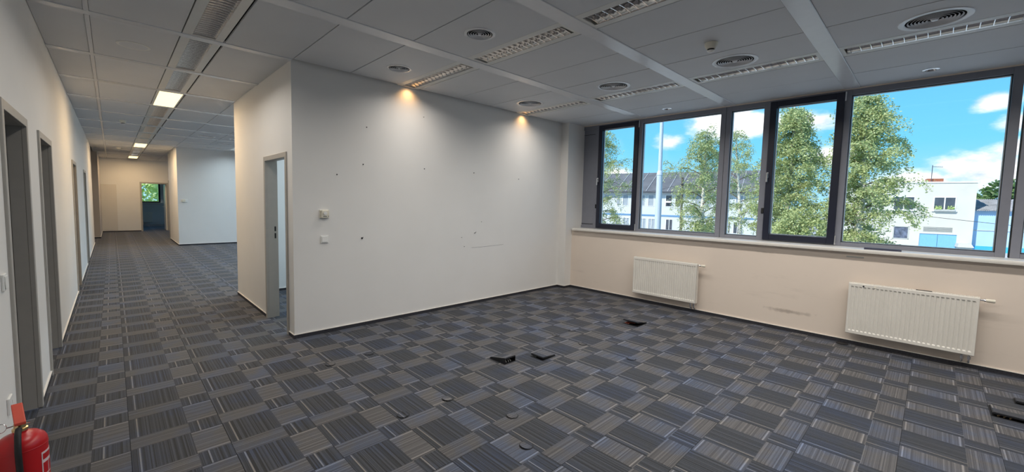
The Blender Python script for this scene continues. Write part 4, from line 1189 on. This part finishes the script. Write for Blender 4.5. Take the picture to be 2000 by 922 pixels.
def wire(label, a, b, sag):
    pts = [a.lerp(b, k / 14) - Vector((0, 0, sag * 4 * (k / 14) * (1 - k / 14))) for k in range(15)]
    o = MB().tube(pts, 0.016, 5).build('wire', M_gutter); tag(o, label, 'wire')
wire('overhead wire from the utility pole across the roofed building', P0, Vector((43, 45, 3.0)), 1.2)
wire('overhead wire sagging in front of the white house towards the shed', P0, Vector((50.0, -16.0, -0.45)), 0.4)

# ------------------------------------------------------------------ trees
def leafquad(b, c, sz, rng_):
    a = Vector((rng_.gauss(0, 1), rng_.gauss(0, 1), rng_.gauss(0, 0.8))).normalized()
    e = a.orthogonal().normalized(); e.rotate(Matrix.Rotation(rng_.uniform(0, 6.28), 3, a))
    b.add([c - a * sz, c - e * sz * 0.62, c + a * sz, c + e * sz * 0.62], [(0, 1, 2, 3)])
def birch(label, base, H, spread, seed, lean=(0, 0), start=0.22, nbr=22, ntw=9, leaf=0.075, dens=1.0, m=None, droop=1.0, skew=None):
    rg = random.Random(seed)
    t = thing('birch_tree', label, 'tree', base, group='birch trees outside the windows')
    top = Vector((lean[0], lean[1], H))
    trunk = [Vector((top.x * u ** 1.3 + 0.12 * math.sin(u * 5 + seed), top.y * u ** 1.3 + 0.12 * math.cos(u * 4 + seed), H * u * 0.97)) for u in [k / 12 for k in range(13)]]
    MB().tube(trunk, [0.17 * (1 - k / 13) + 0.015 for k in range(13)], 10).build('trunk', M_bark, t, smooth=True)
    br = MB(); fo = MB()
    for k in range(nbr):
        u = start + (0.98 - start) * (k + rg.random() * 0.6) / nbr
        i = min(11, int(u * 12)); fr = u * 12 - i
        p = trunk[i].lerp(trunk[i + 1], fr)
        ang = k * 2.4 + rg.uniform(-.4, .4)
        prof = math.sin(PI * min(1, (u - start) / (1 - start) * 0.86 + 0.16)) ** 0.7
        ln = spread * prof * rg.uniform(0.65, 1.1)
        ln *= 1.12 - 0.62 * max(0.0, (u - start) / (1 - start) - 0.25)
        if skew: ln *= 1 + skew[2] * (math.cos(ang) * skew[0] + math.sin(ang) * skew[1])
        dirv = Vector((math.cos(ang), math.sin(ang), rg.uniform(0.5, 1.0)))
        pts = [p]
        q = p.copy(); dv = dirv.normalized()
        for s_ in range(6):
            q = q + dv * ln / 5.2; dv = (dv + Vector((0, 0, -0.17 * droop))).normalized(); pts.append(q.copy())
        br.tube(pts, [0.045 * (1 - u * 0.6) * (1 - s_ / 7) + 0.005 for s_ in range(7)], 5)
        for w_ in range(ntw):
            f = rg.uniform(0.25, 1.0) * 6; j = min(5, int(f)); c = pts[j].lerp(pts[j + 1], f - j)
            d2 = Vector((rg.gauss(0, 1), rg.gauss(0, 1), rg.uniform(-0.2, 0.6))).normalized()
            tl = rg.uniform(0.6, 1.6) * (0.55 + spread * 0.26)
            tp = [c.copy()]; q = c.copy()
            for s_ in range(5):
                q = q + d2 * tl / 5; d2 = (d2 + Vector((0, 0, -0.55 * droop))).normalized(); tp.append(q.copy())
            br.tube(tp, [0.007, 0.006, 0.005, 0.004, 0.004, 0.003], 3, cap=False)
            for l in range(int(70 * dens)):
                f2 = rg.uniform(0.1, 1.0) * 5; j = min(4, int(f2)); c2 = tp[j].lerp(tp[j + 1], f2 - j)
                c2 = c2 + Vector((rg.gauss(0, 0.10), rg.gauss(0, 0.10), rg.gauss(0, 0.08)))
                leafquad(fo, c2, leaf * 0.68 * rg.uniform(0.6, 1.25), rg)
    tag(br.build('branches', M_twig, t), kind='stuff')
    tag(fo.build('foliage', m or M_leaf, t), kind='stuff')
    return t
birch('drooping birch at the slim sash by the blank panel', (26.3, 17.4, GZ), 9.6, 2.1, 3, (0.2, -0.3), 0.16, 28, 10)
birch('birch with a bare white trunk before the dark roof, first large pane', (29.36, 10.75, GZ), 9.2, 2.2, 11, (0.2, 0.3), 0.20, 26, 10, 0.075, 1.15)
birch('thin wispy birch seen in the narrow pane', (37.8, 11.0, GZ), 10.6, 2.0, 21, (0.1, 0.7), 0.2, 22, 8, 0.085, 0.8)
birch('tall dense birch filling the dark sash', (26.57, 5.45, GZ), 9.4, 1.65, 31, (0.05, 0.1), 0.12, 36, 13, 0.078, 1.35)
birch('broad birch behind the mullion, drooping over the white house', (26.5, 2.55, GZ), 9.6, 1.55, 45, (0.15, 0.05), 0.14, 34, 13, 0.078, 1.3)
def bush(name, label, c, rx, rz, n, leaf, m, seed, group=None):
    rg = random.Random(seed); t = thing(name, label, 'tree', c, group=group)
    b = MB()
    for k in range(n):
        d = Vector((rg.gauss(0, 1), rg.gauss(0, 1), rg.gauss(0, 1))).normalized()
        r = (0.72 + 0.28 * mnoise.noise(d * 2.1 + Vector((seed, 0, 0)))) * rg.uniform(0.72, 1.05)
        p = Vector((d.x * rx * r, d.y * rx * r, rz + d.z * rz * r))
        leafquad(b, p, leaf * rg.uniform(.6, 1.3), rg)
    tag(b.build('foliage', m, t), kind='stuff')
    MB().tube([(0, 0, -0.2), (0.05, 0, rz * 0.8)], [rx * 0.06, rx * 0.03], 8).build('trunk', M_twig, t)
    return t
bush('leafy_tree', 'leafy tree tangle at the foot of the tall dense birch', (25.2, 4.6, GZ), 1.7, 2.1, 8000, 0.06, M_leaf, 5)
bush('leafy_tree', 'low leafy growth between the dark sash and the white house', (25.6, 3.1, GZ), 1.2, 1.5, 4200, 0.06, M_leaf, 8)
bush('leafy_tree', 'low leafy growth under the birch with the bare trunk', (28.6, 10.6, GZ), 1.25, 1.5, 3600, 0.055, M_leaf, 9)
for k, (x, y, rx, rz, lab) in enumerate(((88, -6.5, 4.2, 4.6, 'rounded tree behind the blue shed roof'), (95, -11.0, 5.0, 4.8, 'darker tree at the photo edge behind the blue shed'), (104, -3.6, 3.2, 4.0, 'tree peeping between the white house roof and the shed'),
                                        (98, 4.5, 4.0, 4.05, 'treetop just over the white house roof between both stacks'), (98, 11.0, 4.0, 4.1, 'treetop over the white house roof behind the birch'),
                                        (112, -18.0, 6.0, 4.8, 'distant tree beyond the shed'))):
    bush('distant_tree', lab, (x, y, GZ), rx, rz, 1500, 0.34, M_leaf2, 60 + k, 'trees behind the white house')
for k, (x, y, rx, rz, lab) in enumerate(((1.2, 36.0, 2.6, 3.0, 'bright green tree filling the window of the last room'), (4.6, 37.5, 2.6, 2.9, 'second green tree outside the last room'), (-1.8, 37.0, 2.4, 2.9, 'third green tree outside the last room'))):
    bush('leafy_tree', lab, (x, y, GZ), rx, rz, 3600, 0.16, M_leaf3, 80 + k)
